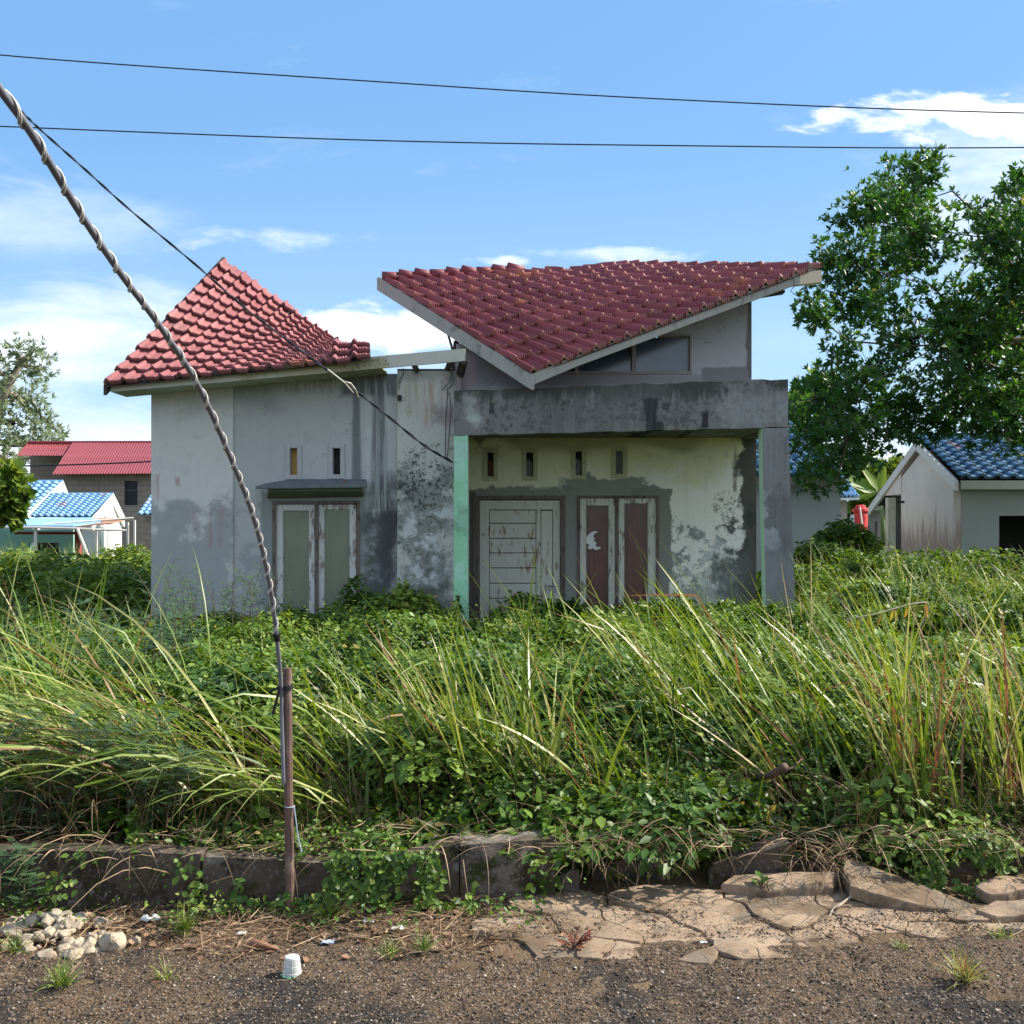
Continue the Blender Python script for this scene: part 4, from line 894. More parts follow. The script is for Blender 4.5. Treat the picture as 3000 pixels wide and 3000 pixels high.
def inside(pt, poly):
    c = False; j = len(poly) - 1
    for i in range(len(poly)):
        if (poly[i][1] > pt[1]) != (poly[j][1] > pt[1]) and pt[0] < (poly[j][0] - poly[i][0]) * (pt[1] - poly[i][1]) / (poly[j][1] - poly[i][1]) + poly[i][0]: c = not c
        j = i
    return c
nin = len(seeds)
for i in range(len(region)):
    a_, c_ = region[i], region[(i + 1) % len(region)]; L_ = np.linalg.norm(c_ - a_); m_ = max(1, int(L_ / .09)); cr = np.mean(region, 0); nrm = np.array([c_[1] - a_[1], -(c_[0] - a_[0])]) / L_
    for k in range(m_):
        p = a_ + (c_ - a_) * (k + .5) / m_
        for sg in (1, -1):
            q_ = p + nrm * sg * (.04 + rr.uniform(0, .03))
            if not inside(q_, region): seeds.append(q_)
VV = []; FF = []; RR = []
def slab_mesh(poly, zt, th, tilt, rv, out):
    V_, F_, R_ = out
    pts = []
    for i in range(len(poly)):
        a_, c_ = np.array(poly[i]), np.array(poly[(i + 1) % len(poly)]); L = np.linalg.norm(c_ - a_); n_ = max(1, int(L / .025))
        for k in range(n_):
            p = a_ + (c_ - a_) * k / n_; nn = np.array([float(fbm(p[0] * 14, p[1] * 14 + 9, 3)), float(fbm(p[0] * 14 + 50, p[1] * 14, 3))]); pts.append(p + nn * .035)
    c = np.mean(pts, 0); n = len(pts); o = len(V_)
    zf = lambda p: zt + (p[0] - c[0]) * tilt[0] + (p[1] - c[1]) * tilt[1] + float(fbm(p[0] * 5, p[1] * 5, 3)) * .02
    rings = [(1.0, -th), (1.0, -.006), (.975, 0.0), (.6, .002), (.25, .003)]
    for s_, dz_ in rings:
        for p in pts: q = c + (p - c) * s_; V_.append((q[0], q[1], zf(q) + dz_)); R_.append(rv)
    V_.append((c[0], c[1], zf(c) + .003)); R_.append(rv)
    for r in range(len(rings) - 1):
        for k in range(n): F_.append((o + r * n + k, o + r * n + (k + 1) % n, o + (r + 1) * n + (k + 1) % n, o + (r + 1) * n + k))
    for k in range(n): F_.append((o + (len(rings) - 1) * n + k, o + (len(rings) - 1) * n + (k + 1) % n, o + len(rings) * n))
for i, s_ in enumerate(seeds):
    if i >= nin or not inside(s_, region): continue
    poly = [s_ + np.array(q) for q in ((-.6, -.6), (.6, -.6), (.6, .6), (-.6, .6))]
    for j, t_ in enumerate(seeds):
        if i == j or np.linalg.norm(s_ - t_) < 1e-6: continue
        n_ = t_ - s_; mid = (s_ + t_) / 2; poly = clip_poly(poly, n_, np.dot(n_, mid))
        if len(poly) < 3: break
    if len(poly) < 3: continue
    poly = [s_ + (p - s_) * rr.uniform(.982, .997) for p in poly]
    far_ = s_[1] > 4.12
    if s_[1] < 3.93 and rr.random() < .3: continue
    slab_mesh(poly, (.022 if far_ else .013) + rr.uniform(-.004, .005), .045, (rr.gauss(0, .008), rr.gauss(0, .012)), rr.random(), (VV, FF, RR))
me = bpy.data.meshes.new('pavement'); me.from_pydata(VV, [], FF); at = me.attributes.new('rnd', 'FLOAT', 'POINT'); at.data.foreach_set('value', RR)
pv = link('pavement', me, M['slab']); tag(pv, 'cracked beige concrete apron broken into flat pieces between road and kerb', 'pavement', kind='structure')
def loose(label, pts, z0_, th, tilt, name='loose_slab'):
    V_, F_, R_ = [], [], []; slab_mesh([gp(*q) for q in pts], z0_, th, tilt, .6, (V_, F_, R_))
    me = bpy.data.meshes.new(name); me.from_pydata(V_, [], F_); at = me.attributes.new('rnd', 'FLOAT', 'POINT'); at.data.foreach_set('value', R_)
    o = link(name, me, M['slab']); c = Vector(np.mean(V_, 0)); c.z = 0; me.transform(Matrix.Translation(-c)); o.location = c
    return tag(o, label, 'slab')
loose('long thin slab lifted off the ground with a dark gap under its front edge', [(2110, 2630), (2150, 2612), (2440, 2604), (2480, 2612), (2440, 2640), (2250, 2650)], .065, .035, (.0, .12))
loose('large slab tipped up on the left and sloping down to the right', [(2470, 2600), (2560, 2610), (2850, 2672), (2790, 2690), (2600, 2680), (2480, 2660)], .075, .05, (-.11, .16))
loose('pale slab half under the vines at the far right edge, the upper one', [(2850, 2645), (2920, 2625), (3120, 2620), (3120, 2655), (2900, 2665)], .075, .04, (.02, .08))
loose('pale slab with a dark edge at the far right, below the vines, the lower one', [(2860, 2690), (2920, 2672), (3120, 2668), (3120, 2705), (2920, 2712)], .045, .04, (.02, .05))

# ------------------------------------------------------------------ stones, pebbles, litter
def rock(c, s, seed, m_, name, label, group=None, cat='stone', flatz=.75):
    r = random.Random(seed); b = MB(); import bmesh
    bm = bmesh.new(); bmesh.ops.create_icosphere(bm, subdivisions=3, radius=1)
    ax = [Vector((r.gauss(0, 1), r.gauss(0, 1), r.gauss(0, 1))).normalized() for _ in range(12)]; dd = [r.uniform(.6, .95) for _ in ax]
    for v in bm.verts:
        for a_, d_ in zip(ax, dd):
            k = v.co.dot(a_)
            if k > d_: v.co -= a_ * (k - d_)
        v.co += v.co.normalized() * float(fbm(v.co.x * 3 + seed, v.co.y * 3 + v.co.z * 2, 3)) * .12
        v.co.x *= s * r.uniform(.98, 1.02); v.co.y *= s * .85; v.co.z *= s * flatz
    me = bpy.data.meshes.new(name); bm.to_mesh(me); bm.free(); o = link(name, me, m_)
    o.location = c; o.rotation_euler = (0, 0, r.uniform(0, 6)); return tag(o, label, cat, group)
big = [(325, 2766, .062, 'largest flat grey topped stone at the right end of the rubble pile'), (355 * .97, 2722, .05, 'squarish white stone standing in the middle of the rubble pile'), (140, 2722, .042, 'whitish stone high on the left of the rubble pile'), (275, 2772, .045, 'pale stone leaning against the largest flat stone'), (190, 2758, .04, 'rounded cream stone at the centre front of the rubble pile')]
big[1] = (178, 2728, .05, big[1][3]); big[0] = (325, 2772, .062, big[0][3]); big[3] = (258, 2776, .042, big[3][3]); big[4] = (195, 2768, .036, big[4][3]); big[2] = (75, 2722, .04, big[2][3])
for k, (a_, c_, s_, lb) in enumerate(big):
    q = G(a_, c_ + 14); rock((q.x, q.y, s_ * .55), s_, 40 + k, M['stone'], 'rubble_stone', lb)
rr = random.Random(9)
for k in range(105):
    a_, c_ = min(max(rr.gauss(150, 120), -60), 400), rr.uniform(2705, 2815)
    if a_ > 300 and c_ > 2790: continue
    s_ = rr.uniform(.010, .036); q = G(a_, c_); up_ = .06 * max(0, 1 - abs(a_ - 170) / 180) * max(0, 1 - abs(c_ - 2740) / 50)
    rock((q.x, q.y, s_ * .45 + up_), s_, 100 + k, M['stone'], 'rubble_stone', 'small pale stone of the rubble pile on the left verge', 'small stones of the rubble pile')
def scatter_rocks(n, seed):
    r = np.random.default_rng(seed); V0 = np.array([(0, 0, 1), (1, 0, 0), (0, 1, 0), (-1, 0, 0), (0, -1, 0), (0, 0, -1), ]) * 1.0
    Fz = np.array([(0, 1, 2), (0, 2, 3), (0, 3, 4), (0, 4, 1), (5, 2, 1), (5, 3, 2), (5, 4, 3), (5, 1, 4)])
    y = 3.05 + (r.random(n) ** 1.1) * 1.15; xx = (r.random(n) * 2 - 1) * (.55 * y); s = .0022 + .0045 * r.random(n) ** 3; 
    zz = np.where(y < 3.86, zr(xx, y), zg(xx, y)) + s * .3
    rot = r.random((n, 3)) * 6.28; sc_ = .6 + r.random((n, 1, 3)) * .7
    zz = zz + np.where((y > 3.93) & (y < 4.5) & (xx > -.1), .02, 0)
    v = V0[None] * sc_ * s[:, None, None]; v = v + r.normal(0, .15, v.shape) * s[:, None, None]
    ca, sa = np.cos(rot[:, 0])[:, None], np.sin(rot[:, 0])[:, None]
    X, Y, Z = v[..., 0] * ca - v[..., 1] * sa, v[..., 0] * sa + v[..., 1] * ca, v[..., 2]
    v = np.stack([X + xx[:, None], Y + y[:, None], Z * .8 + zz[:, None]], -1).reshape(-1, 3)
    f = (Fz[None] + (np.arange(n) * 6)[:, None, None]).reshape(-1, 3)
    rv = r.random(n); o = bigmesh('gravel', v, [f], M['pebble'], {'rnd': np.repeat(rv, 6)}); return tag(o, 'loose grit and small pebbles over the road edge', 'gravel', kind='stuff')
scatter_rocks(26000, 5)
# plastic cup
cp = G(856, 2868); cup = thing('plastic_cup', 'clear ribbed plastic cup upside down with a green rim on the gravel', 'cup', (cp.x, cp.y, .012))
b = MB(); n = 32; prof = [(.0325, .0), (.0318, .012), (.030, .014), (.0285, .034), (.0275, .036), (.025, .060), (.023, .064), (.010, .062), (.001, .062)]
for i, (r_0, z_0) in enumerate(prof):
    for k in range(n):
        rr_ = r_0 * (1 + (.018 if 2 < i < 6 and k % 2 else 0)); b.v.append((cp.x + rr_ * math.cos(2 * math.pi * k / n), cp.y + rr_ * math.sin(2 * math.pi * k / n), .014 + z_0))
for i in range(len(prof) - 1):
    for k in range(n): b.f.append((i * n + k, i * n + (k + 1) % n, (i + 1) * n + (k + 1) % n, (i + 1) * n + k)); b.mi.append(0)
def cupm(q, b_):
    b_.inputs['Transmission Weight'].default_value = .45; b_.inputs['IOR'].default_value = 1.15
    return q.mix(q.noise(q.pos(), 60, 4), (.62, .64, .62), (.80, .82, .80))
b.build('cup_body', mat('clear_plastic', cupm, .25, .6), cup)
b = MB(); b.tube([(cp.x + .034 * math.cos(t), cp.y + .034 * math.sin(t), .016) for t in np.linspace(0, 2 * math.pi, 33)], .0022, 6); b.build('cup_rim', flat('green_plastic', (.12, .55, .25), .4), cup)
def scrap(px, py, s, c, seed, label, cat='litter'):
    r = random.Random(seed); q = G(px, py); n = 5; b = MB()
    for i in range(n + 1):
        for j in range(n + 1): b.v.append((q.x + (i / n - .5) * s * (1 + r.uniform(-.15, .15)), q.y + (j / n - .5) * s * .6, .018 + abs(r.gauss(0, .18)) * s * .6))
    for i in range(n):
        for j in range(n): k = i * (n + 1) + j; b.f.append((k, k + n + 1, k + n + 2, k + 1)); b.mi.append(0)
    o = b.build('litter_scrap', flat('litter', c, .4, .2, 30), smooth=False)
    md = o.modifiers.new('s', 'SOLIDIFY'); md.thickness = .0012
    cc = Vector((q.x, q.y, 0)); o.data.transform(Matrix.Translation(-cc)); o.location = cc
    return tag(o, label, cat)
scrap(440, 2708, .07, (.62, .60, .55), 1, 'crumpled pale wrapper between rubble pile and stake')
scrap(960, 2776, .045, (.35, .38, .48), 2, 'small silver foil packet on the verge right of the cup')
scrap(1080, 2714, .04, (.55, .68, .68), 3, 'pale turquoise plastic scrap left of the slabs')
scrap(1165, 2735, .05, (.60, .58, .52), 4, 'whitish paper scrap beside the corner of the beige slabs')
scrap(710, 2748, .03, (.55, .56, .56), 5, 'tiny white scrap on the soil near the stake foot')
scrap(2062, 2776, .025, (.7, .7, .68), 6, 'little white chip on the gravel in front of the slabs')
rock(tuple(G(2510, 2838) + Vector((0, 0, .008))), .014, 77, M['kerb'], 'pebble', 'single dark grey stone on the gravel below the right slabs')
rock(tuple(G(2965, 2880) + Vector((0, 0, .006))), .012, 78, M['stone'], 'pebble', 'single white pebble on the gravel at the lower right edge')

# dry leaf and husks
b = MB(); q = G(760, 2790)
b.tube([q + Vector((-.05, 0, .02)), q + Vector((-.02, 0, .035)), q + Vector((.02, -.01, .03)), q + Vector((.07, -.01, .015))], [.006, .016, .012, .003], 7); o = b.build('dry_husk', flat('husk', (.20, .10, .06), .8), smooth=True); tag(o, 'curled reddish brown dry husk on the verge left of the cup', 'husk')
b = MB(); pts_ = catmull([P(2225, 2275, 4.9), P(2262, 2268, 4.75), P(2300, 2245, 4.66)], 5); b.tube(pts_, [.014, .015, .016, .016, .016, .017, .018, .018, .018, .018, .018], 9)
b.tube([P(2265, 2272, 4.8), P(2320, 2250, 4.9), P(2352, 2222, 4.95)], [.01, .008, .004], 7); b.tube([P(2262, 2278, 4.75), P(2272, 2300, 4.75)], [.009, .006], 7)
o = b.build('cut_branch', flat('cut_branch_bark', (.11, .07, .05), .9, .4, 40, bump=.6), smooth=True); tag(o, 'short sawn branch lying in the leafy weeds right of centre', 'branch')
b = MB(); b.tube(catmull([P(2425, 2700, 4.15), P(2440, 2665, 4.2), P(2475, 2640, 4.25), P(2500, 2620, 4.3)], 4), [.004] * 13, 6); b.tube(catmull([P(2450, 2660, 4.2), P(2520, 2612, 4.35), P(2600, 2608, 4.45), P(2720, 2600, 4.5)], 4), .005, 6)
o = b.build('fallen_twig', M['straw'] if False else flat('pale_twig', (.42, .34, .26), .8), smooth=True); tag(o, 'pale dry twig lying over the tipped slabs', 'twig')

# ------------------------------------------------------------------ vegetation
def canopy(x, y):
    h = np.interp(y, [4.3, 4.6, 4.85, 5.3, 6, 7, 8, 9.2, 12, 20, 60], [.16, .25, .38, .50, .58, .62, .64, .66, .78, .95, 1.05])
    h = h + fbm(x * 2.0 + 4, y * 1.8, 4) * .62 * np.interp(y, [4.4, 5.5], [.5, 1.0]) + fbm(x * 4, y * 4, 2) * .07
    h = np.where((x > 4.2) & (y > 12), h - .22, h); h = np.where((x < -4) & (y > 13), h - .10, h)
    hol = ((x < -.62) | (x > 1.5)) & (y > 4.38) & (y < 5.15); h = np.where(hol, h * .6, h)
    right = (x > 2.9) & (y > 8.5) & (y < 12.5); h = np.where(right, h + .16, h); h = np.where((x < -3.2) & (y > 13.2), h + .06 * np.clip((y - 13.2) / 2, 0, 1), h); h = np.where((x < -3.2) & (y > 9.5) & (y < 13.2), h - .1, h)
    dark = (np.abs(x + 1.05) < .6) & (y > 8.9) & (y < 10.2); h = np.where(dark, h + .10, h)
    return h
def blocked(x, y):
    house = (x > -3.46) & (x < 2.62) & (y > 9.5) & (y < 13.4); wingfront = (x < -.62) & (y < 10.02)
    recess = (x > -.38) & (x < 2.35) & (y > 9.8) & (y < 11.1)
    return house & ~wingfront & ~recess
def r3(n): return RNG.random(n)
def leafcloud(n, x0f, x1f, ya, yb, L0, L1, depth, up=.6, asp=.27, ypow=1.0, hz=canopy, keep=None):
    y = ya + (yb - ya) * r3(n) ** ypow; x = (x0f + (x1f - x0f) * r3(n)) * y
    k = ~blocked(x, y)
    if keep is not None: k &= keep(x, y)
    x, y = x[k], y[k]; n = len(x)
    h = hz(x, y); g_ = gz(x, y)
    z = h - RNG.exponential(depth, n) + RNG.normal(0, .02, n); z = np.maximum(z, g_ + .02 + r3(n) * .05)
    L = (L0 + (L1 - L0) * r3(n)); az = r3(n) * 2 * np.pi; el = RNG.normal(.05, .45, n)
    d = np.stack([np.cos(az) * np.cos(el), np.sin(az) * np.cos(el), np.sin(el)], -1)
    nn = unit(np.stack([RNG.normal(.1, .6, n), RNG.normal(-.25, .6, n), np.full(n, up)], -1))
    rnd = np.clip(fbm(x * 2.2, y * 2.2, 4) * 1.8 + .44 + RNG.normal(0, .2, n), 0, 1)
    rnd = np.where(r3(n) < .02, 1.0, np.minimum(rnd, .93))
    return leaves(np.stack([x, y, z], -1), L, L * asp, d, nn, rnd, .25, .12)
W1 = .56
# broad leaves close to the kerb: several leaf kinds in patches
kf = lambda s_, t_: (lambda x, y: (fbm(x * 1.3 + s_, y * 1.3 + s_, 3) > t_) & (y > np.where(x > .2, 4.62 + .12 * fbm(x * 3, x * 0, 2), 4.36)) & ~((x < -.62) & (y < 5.0) & (fbm(x * 3, y * 3, 2) < .08)))
patch = lambda s_, t_: (lambda x, y: fbm(x * 1.3 + s_, y * 1.3 + s_, 3) > t_)
parts = [leafcloud(34000, -W1, W1, 4.36, 5.6, .028, .058, .10, keep=kf(3, -.12)),
         leafcloud(11000, -.05, .24, 4.42, 5.2, .045, .08, .12, asp=.25, keep=kf(3, -1)), leafcloud(3500, .24, .5, 4.42, 5.2, .04, .07, .12, asp=.25, keep=kf(3, .05)),
         leafcloud(9500, -W1, W1, 4.2, 4.5, .014, .038, .04, hz=lambda x, y: .275 + fbm(x * 4, y * 4, 3) * .12, keep=lambda x, y: (fbm(x * 2.3, y * 2.3, 3) > .07) & (x < .3)), leafcloud(15000, -W1, W1, 4.36, 5.4, .018, .032, .10, asp=.33, keep=kf(20, -.05)),
         leafcloud(60000, -W1, W1, 5.4, 7.4, .03, .075, .09, asp=.27),
         leafcloud(54000, -W1, W1, 7.3, 10.1, .04, .085, .09, asp=.28),
         leafcloud(9000, .0, .28, 9.5, 11.1, .05, .08, .1)]
def shoots(n, ya, yb, hmin, hmax, L0, L1, m=13):
    y = ya + (yb - ya) * r3(n); x = (r3(n) * 2 - 1) * W1 * y; k = ~blocked(x, y); x, y = x[k], y[k]; n = len(x); z0 = canopy(x, y) - .15; H_ = hmin + (hmax - hmin) * r3(n) ** 1.5 + .15
    t = (np.arange(m) + .5) / m; az = (np.arange(m) * 2.4)[None] + (r3(n) * 6.28)[:, None]; la = r3(n) * 6.28; ln = .25 * r3(n)
    px_ = x[:, None] + np.cos(la)[:, None] * (ln * H_)[:, None] * t[None] ** 2; py_ = y[:, None] + np.sin(la)[:, None] * (ln * H_)[:, None] * t[None] ** 2; pz = z0[:, None] + H_[:, None] * t[None]
    L = (L0 + (L1 - L0) * r3(n))[:, None] * (1.1 - .6 * t[None]); pos = np.stack([px_, py_, pz], -1).reshape(-1, 3); el = RNG.normal(.35, .3, (n, m))
    d = np.stack([np.cos(az) * np.cos(el), np.sin(az) * np.cos(el), np.sin(el)], -1).reshape(-1, 3); nn = np.stack([-np.cos(az) * .3, -np.sin(az) * .3 - .1, np.ones((n, m))], -1).reshape(-1, 3)
    rn = np.clip(np.repeat(RNG.normal(.55, .2, n), m) + np.tile(t * .2, n), 0, .94); return leaves(pos, L.ravel(), L.ravel() * .25, d, nn, rn, .2, .18)
parts += [shoots(420, 4.6, 5.6, .02, .22, .035, .06), shoots(900, 5.5, 7.4, .04, .25, .04, .07), shoots(1000, 7.3, 9.9, .04, .25, .05, .08)]
def bump_mounds(n, ya, yb):
    o = []
    for _ in range(n):
        y = RNG.uniform(ya, yb); x = RNG.uniform(-W1, W1) * y
        if blocked(np.array([x]), np.array([y]))[0]: continue
        rx = RNG.uniform(.14, .36); rz = rx * RNG.uniform(.6, 1.05); m = int(RNG.uniform(300, 620) * (rx / .27) ** 2); c = np.array([x, y, float(canopy(x, y)) - rz * .25])
        u = unit(RNG.normal(0, 1, (m, 3))); u[:, 2] = np.abs(u[:, 2]) * .9 - .1; rad = (.62 + .42 * r3(m)) * (1 + fbm(u[:, 0] * 2.5 + x, u[:, 2] * 3 + y, 3) * .9)
        p = c[None] + u * np.array([rx, rx, rz])[None] * rad[:, None]; az = r3(m) * 6.28; s0 = RNG.uniform(.03, .075); L = s0 * (.6 + .8 * r3(m))
        d = unit(u * np.array([.8, .8, .1]) + np.stack([np.cos(az) * .5, np.sin(az) * .5, RNG.normal(-.15, .25, m)], -1)); nn = unit(u * .5 + np.stack([RNG.normal(0, .3, m), RNG.normal(0, .3, m), np.full(m, .8)], -1))
        rv = RNG.uniform(.2, .8); o.append(leaves(p, L, L * RNG.uniform(.2, .33), d, nn, np.clip(RNG.normal(rv, .12, m), 0, .95), .2, .15))
    return o
parts += bump_mounds(46, 4.65, 5.8) + bump_mounds(95, 5.6, 7.6) + bump_mounds(90, 7.4, 9.4)
for (fa, fb) in ((-.95, -W1), (W1, .95)): parts += [leafcloud(16000, fa, fb, 4.4, 7.0, .04, .08, .1, asp=.27), leafcloud(14000, fa, fb, 7.0, 11.0, .07, .12, .12, asp=.28)]
# darker growth against the wing wall
parts.append(leafcloud(6000, -.16, -.05, 9.4, 10.0, .04, .085, .2, hz=lambda x, y: canopy(x, y) + .02 + fbm(x * 4, y * 4, 3) * .4, asp=.3))
o = veg('leafy_weeds', parts, M['weed']); tag(o, 'dense low leafy weeds and creepers filling the overgrown front yard', 'weeds', kind='stuff')
# vines hanging over the kerb
def kerbvines():
    n = 4200; px = RNG.choice([80, 690, 900, 1000, 1180, 1240, 1400, 2780, 2850, 2860, 3050], n) + RNG.normal(0, 80, n)
    y = 4.2 - .02 * r3(n); x = X_(px, 4.22); t = r3(n) ** 1.6; zt = .26 + fbm(x * 5, x * 0, 3) * .1
    yy = np.where(px > 2000, 4.45, 4.22) - .05 * r3(n); z = zt - t * .26; x = x * yy / 4.22
    k = (fbm(x * 6, z * 5 + 3, 3) > -.02) & (z > .01)
    x, yy, z = x[k], yy[k], z[k]; n = len(x); az = r3(n) * 6.28
    d = np.stack([np.cos(az) * .8, -np.abs(np.sin(az)) * .5, RNG.normal(-.35, .4, n)], -1); nn = np.stack([RNG.normal(0, .4, n), np.full(n, -.7), np.full(n, .6)], -1)
    L = .014 + .028 * r3(n); return leaves(np.stack([x, yy, z], -1), L, L * .36, d, nn, np.clip(.5 + RNG.normal(0, .22, n), 0, .95), .2, .15)
def hangstalks():
    n = 90; px = RNG.uniform(-60, 3050, n); yy = np.where(px > 2000, 4.44, np.where(px > 1640, 4.5, 4.2)) - .02; x = X_(px, yy); base = np.stack([x, yy, .22 + r3(n) * .08], -1)
    return blades(base, .12 + r3(n) * .28, .003 + .003 * r3(n), RNG.uniform(-3.0, -.3, n), .8 + r3(n) * .7, 1.2 + r3(n) * .9, r3(n), power=.8)
o = veg('creeping_vine', [kerbvines()], M['weed']); tag(o, 'small leafed creeping vines trailing down over the kerb walls', 'vines', kind='stuff')

# ---- tall grass
def tussock(cx, cy, n, Lm, lean_az, lean, spread, droop, rad=.06, wid=.011, rmean=.45, hi=.0):
    b_ = np.stack([cx + RNG.normal(0, rad, n), cy + RNG.normal(0, rad, n), np.zeros(n)], -1); b_[:, 2] = gz(b_[:, 0], b_[:, 1])
    vx = math.cos(lean_az) * lean + RNG.normal(0, spread, n); vy = math.sin(lean_az) * lean + RNG.normal(0, spread, n)
    az = np.arctan2(vy, vx); th0 = np.clip(np.hypot(vx, vy), .02, 1.25) * .75
    L = Lm * np.clip(RNG.normal(1, .2, n), .45, 1.4); kk = np.where(r3(n) < .13, RNG.uniform(.5, 1.7, n), 0)
    rn = np.clip(RNG.normal(rmean, .2, n) + np.where(r3(n) < .07, .45, 0), 0, 1)
    return blades(b_, L, wid * (.6 + .7 * r3(n)), az, th0, droop * (.5 + r3(n)), rn, kink=kk, twist=.7)
parts = []
PI = math.pi
# drooping mass on the left
for (px, Y, n, L, la, ln, sp, dr) in [
        (-250, 4.95, 60, 1.0, PI, .5, .3, .9), (60, 4.9, 60, .95, PI, .5, .3, 1.0), (300, 4.85, 60, 1.0, PI, .7, .28, 1.0), (520, 4.85, 90, 1.15, PI, .85, .25, 1.0), (600, 4.95, 80, 1.2, PI, .9, .28, .9),
        (700, 4.9, 70, 1.15, PI, .9, .25, .95), (820, 4.9, 60, 1.1, PI + .2, .9, .25, 1.0), (960, 4.85, 50, .95, PI + .5, .8, .3, 1.0), (1060, 4.8, 40, .85, PI + .3, .7, .3, 1.1), (430, 5.2, 60, 1.15, PI, .7, .3, .8),
        (150, 5.3, 50, 1.0, PI - .2, .4, .3, .7), (-60, 5.4, 50, 1.0, PI, .3, .25, .6), (130, 5.9, 22, 1.0, PI, .05, .16, .2), (250, 6.0, 20, 1.0, 0, .1, .2, .2), (560, 5.9, 20, .9, PI, .4, .2, .4)]:
    parts.append(tussock(X_(px, Y), Y, int(n * .7), L * 1.05, la + .12, ln * 1.1, sp, dr * 1.3, rmean=.6, wid=.020))
# centre: upright, leaning left
for (px, Y, n, L) in [(1180, 4.9, 40, .75), (1290, 4.95, 60, .85), (1400, 4.9, 60, .9), (1480, 5.0, 70, .95), (1580, 4.95, 55, .85), (1660, 5.1, 36, .8), (1350, 5.4, 40, .8), (1100, 5.3, 34, .7), (1770, 4.8, 26, .75), (1830, 4.9, 24, .8), (1950, 4.95, 24, .7)]:
    parts.append(tussock(X_(px, Y), Y, int(n * .55), L, PI, .42, .3, .45, rmean=.55, wid=.019))
# right: dense, leaning left, sunlit
for k in range(25):
    px = random.uniform(1930, 2600); Y = random.uniform(4.95, 6.7); parts.append(tussock(X_(px, Y), Y, 19, random.uniform(.75, 1.1), PI + random.gauss(0, .25), random.uniform(.45, .8), .22, .3, rad=.12, rmean=.5, wid=.021))
for k in range(14):
    px = random.uniform(2560, 3150); Y = random.uniform(4.9, 6.6); parts.append(tussock(X_(px, Y), Y, 19, random.uniform(.75, 1.1), PI + random.gauss(0, .3), random.uniform(.2, .6), .28, .35, rad=.11, rmean=.6, wid=.020))
for (px, Y) in ((2680, 4.9), (2740, 4.85), (2950, 5.0), (3020, 4.9)): parts.append(tussock(X_(px, Y), Y, 30, .9, PI, .15, .18, .2, rad=.07, rmean=.72, wid=.015))
# scattered through the yard
for k in range(24):
    sg = random.choice((-1, 1)); Y = random.uniform(4.9, 7); parts.append(tussock(sg * random.uniform(.58, .85) * Y, Y, 22, random.uniform(.8, 1.0), PI, .5, .25, .4, rad=.12, rmean=.5, wid=.02))
for k in range(24):
    Y = random.uniform(5.4, 9.2); px = random.uniform(-150, 3150)
    if blocked(X_(px, Y), Y): continue
    parts.append(tussock(X_(px, Y), Y, random.randint(5, 11), random.uniform(.6, .85), PI, .28, .22, .35, rad=.1, rmean=.45, wid=.016))
for (px, Y) in ((1620, 8.2), (1680, 8.3), (1850, 8.2), (1560, 8.0), (2060, 8.0), (2160, 8.1), (2380, 8.0), (1950, 8.4), (2010, 7.8)): parts.append(tussock(X_(px, Y), Y, 12, 1.0, PI, .25, .18, .3, rad=.08, rmean=.42, wid=.018))
# sparse fill of finer blades everywhere
n = 700; yy = 4.6 + 4.9 * r3(n); xx = (r3(n) * 2 - 1) * W1 * yy; k = ~blocked(xx, yy); xx, yy = xx[k], yy[k]; n = len(xx)
parts.append(blades(np.stack([xx, yy, gz(xx, yy) + .15], -1), 0.35 + .35 * r3(n), .005 + .005 * r3(n), PI + RNG.normal(0, 1.1, n), .05 + .35 * r3(n), .3 + .8 * r3(n), np.clip(RNG.normal(.5, .22, n), 0, 1)))
# behind and beside the house
n = 9000; yy = 8.5 + 14 * r3(n) ** 1.3; xx = np.where(r3(n) < .5, -(.33 + .25 * r3(n)), .27 + .3 * r3(n)) * yy; k = ~blocked(xx, yy); xx, yy = xx[k], yy[k]; n = len(xx)
parts.append(blades(np.stack([xx, yy, canopy(xx, yy) - .45], -1), .5 + .4 * r3(n), .008 + .010 * r3(n), r3(n) * 6.28, .05 + .3 * r3(n), .3 + .8 * r3(n), np.clip(RNG.normal(.55, .2, n), 0, 1), seg=5))
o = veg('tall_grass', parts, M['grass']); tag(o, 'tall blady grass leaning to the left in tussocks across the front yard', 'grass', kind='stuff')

# ---- ferns
def ferns(spec):
    P_, D_, L_, R_ = [], [], [], []
    rach = []
    for (x, y, z0, nf, L) in spec:
        for k in range(nf):
            az = random.uniform(0, 2 * PI); th = random.uniform(.1, .5); dth = random.uniform(.4, 1.1); rv = random.random(); Lk = L * random.uniform(.7, 1.15)
            p = np.array([x, y, z0]); N = 24; pl = random.uniform(-.3, .3); pr = p.copy()
            for i in range(N):
                s = (i + .5) / N; t = th + dth * s ** 1.5; d = np.array([math.sin(t) * math.cos(az), math.sin(t) * math.sin(az), math.cos(t)]); p = p + d * Lk / N
                if s < .12: continue
                side = np.cross(d, [math.cos(az + PI / 2 + pl) * .2, math.sin(az) * .2, 1.0]); side /= np.linalg.norm(side) + 1e-9
                w_ = Lk * .17 * (1 - s) ** .7 * min(1, s * 4)
                for sg in (-1, 1):
                    P_.append(p); D_.append(side * sg + d * .25); L_.append(w_); R_.append(rv)
    n = len(P_); P_ = np.array(P_); D_ = np.array(D_); L_ = np.array(L_)
    nn = np.tile([[0.1, -.3, 1.0]], (n, 1)) + RNG.normal(0, .15, (n, 3)); return leaves(P_, L_, np.minimum(L_ * .16, .012) + .003, D_, nn, np.array(R_), .1, .1)
sp = []
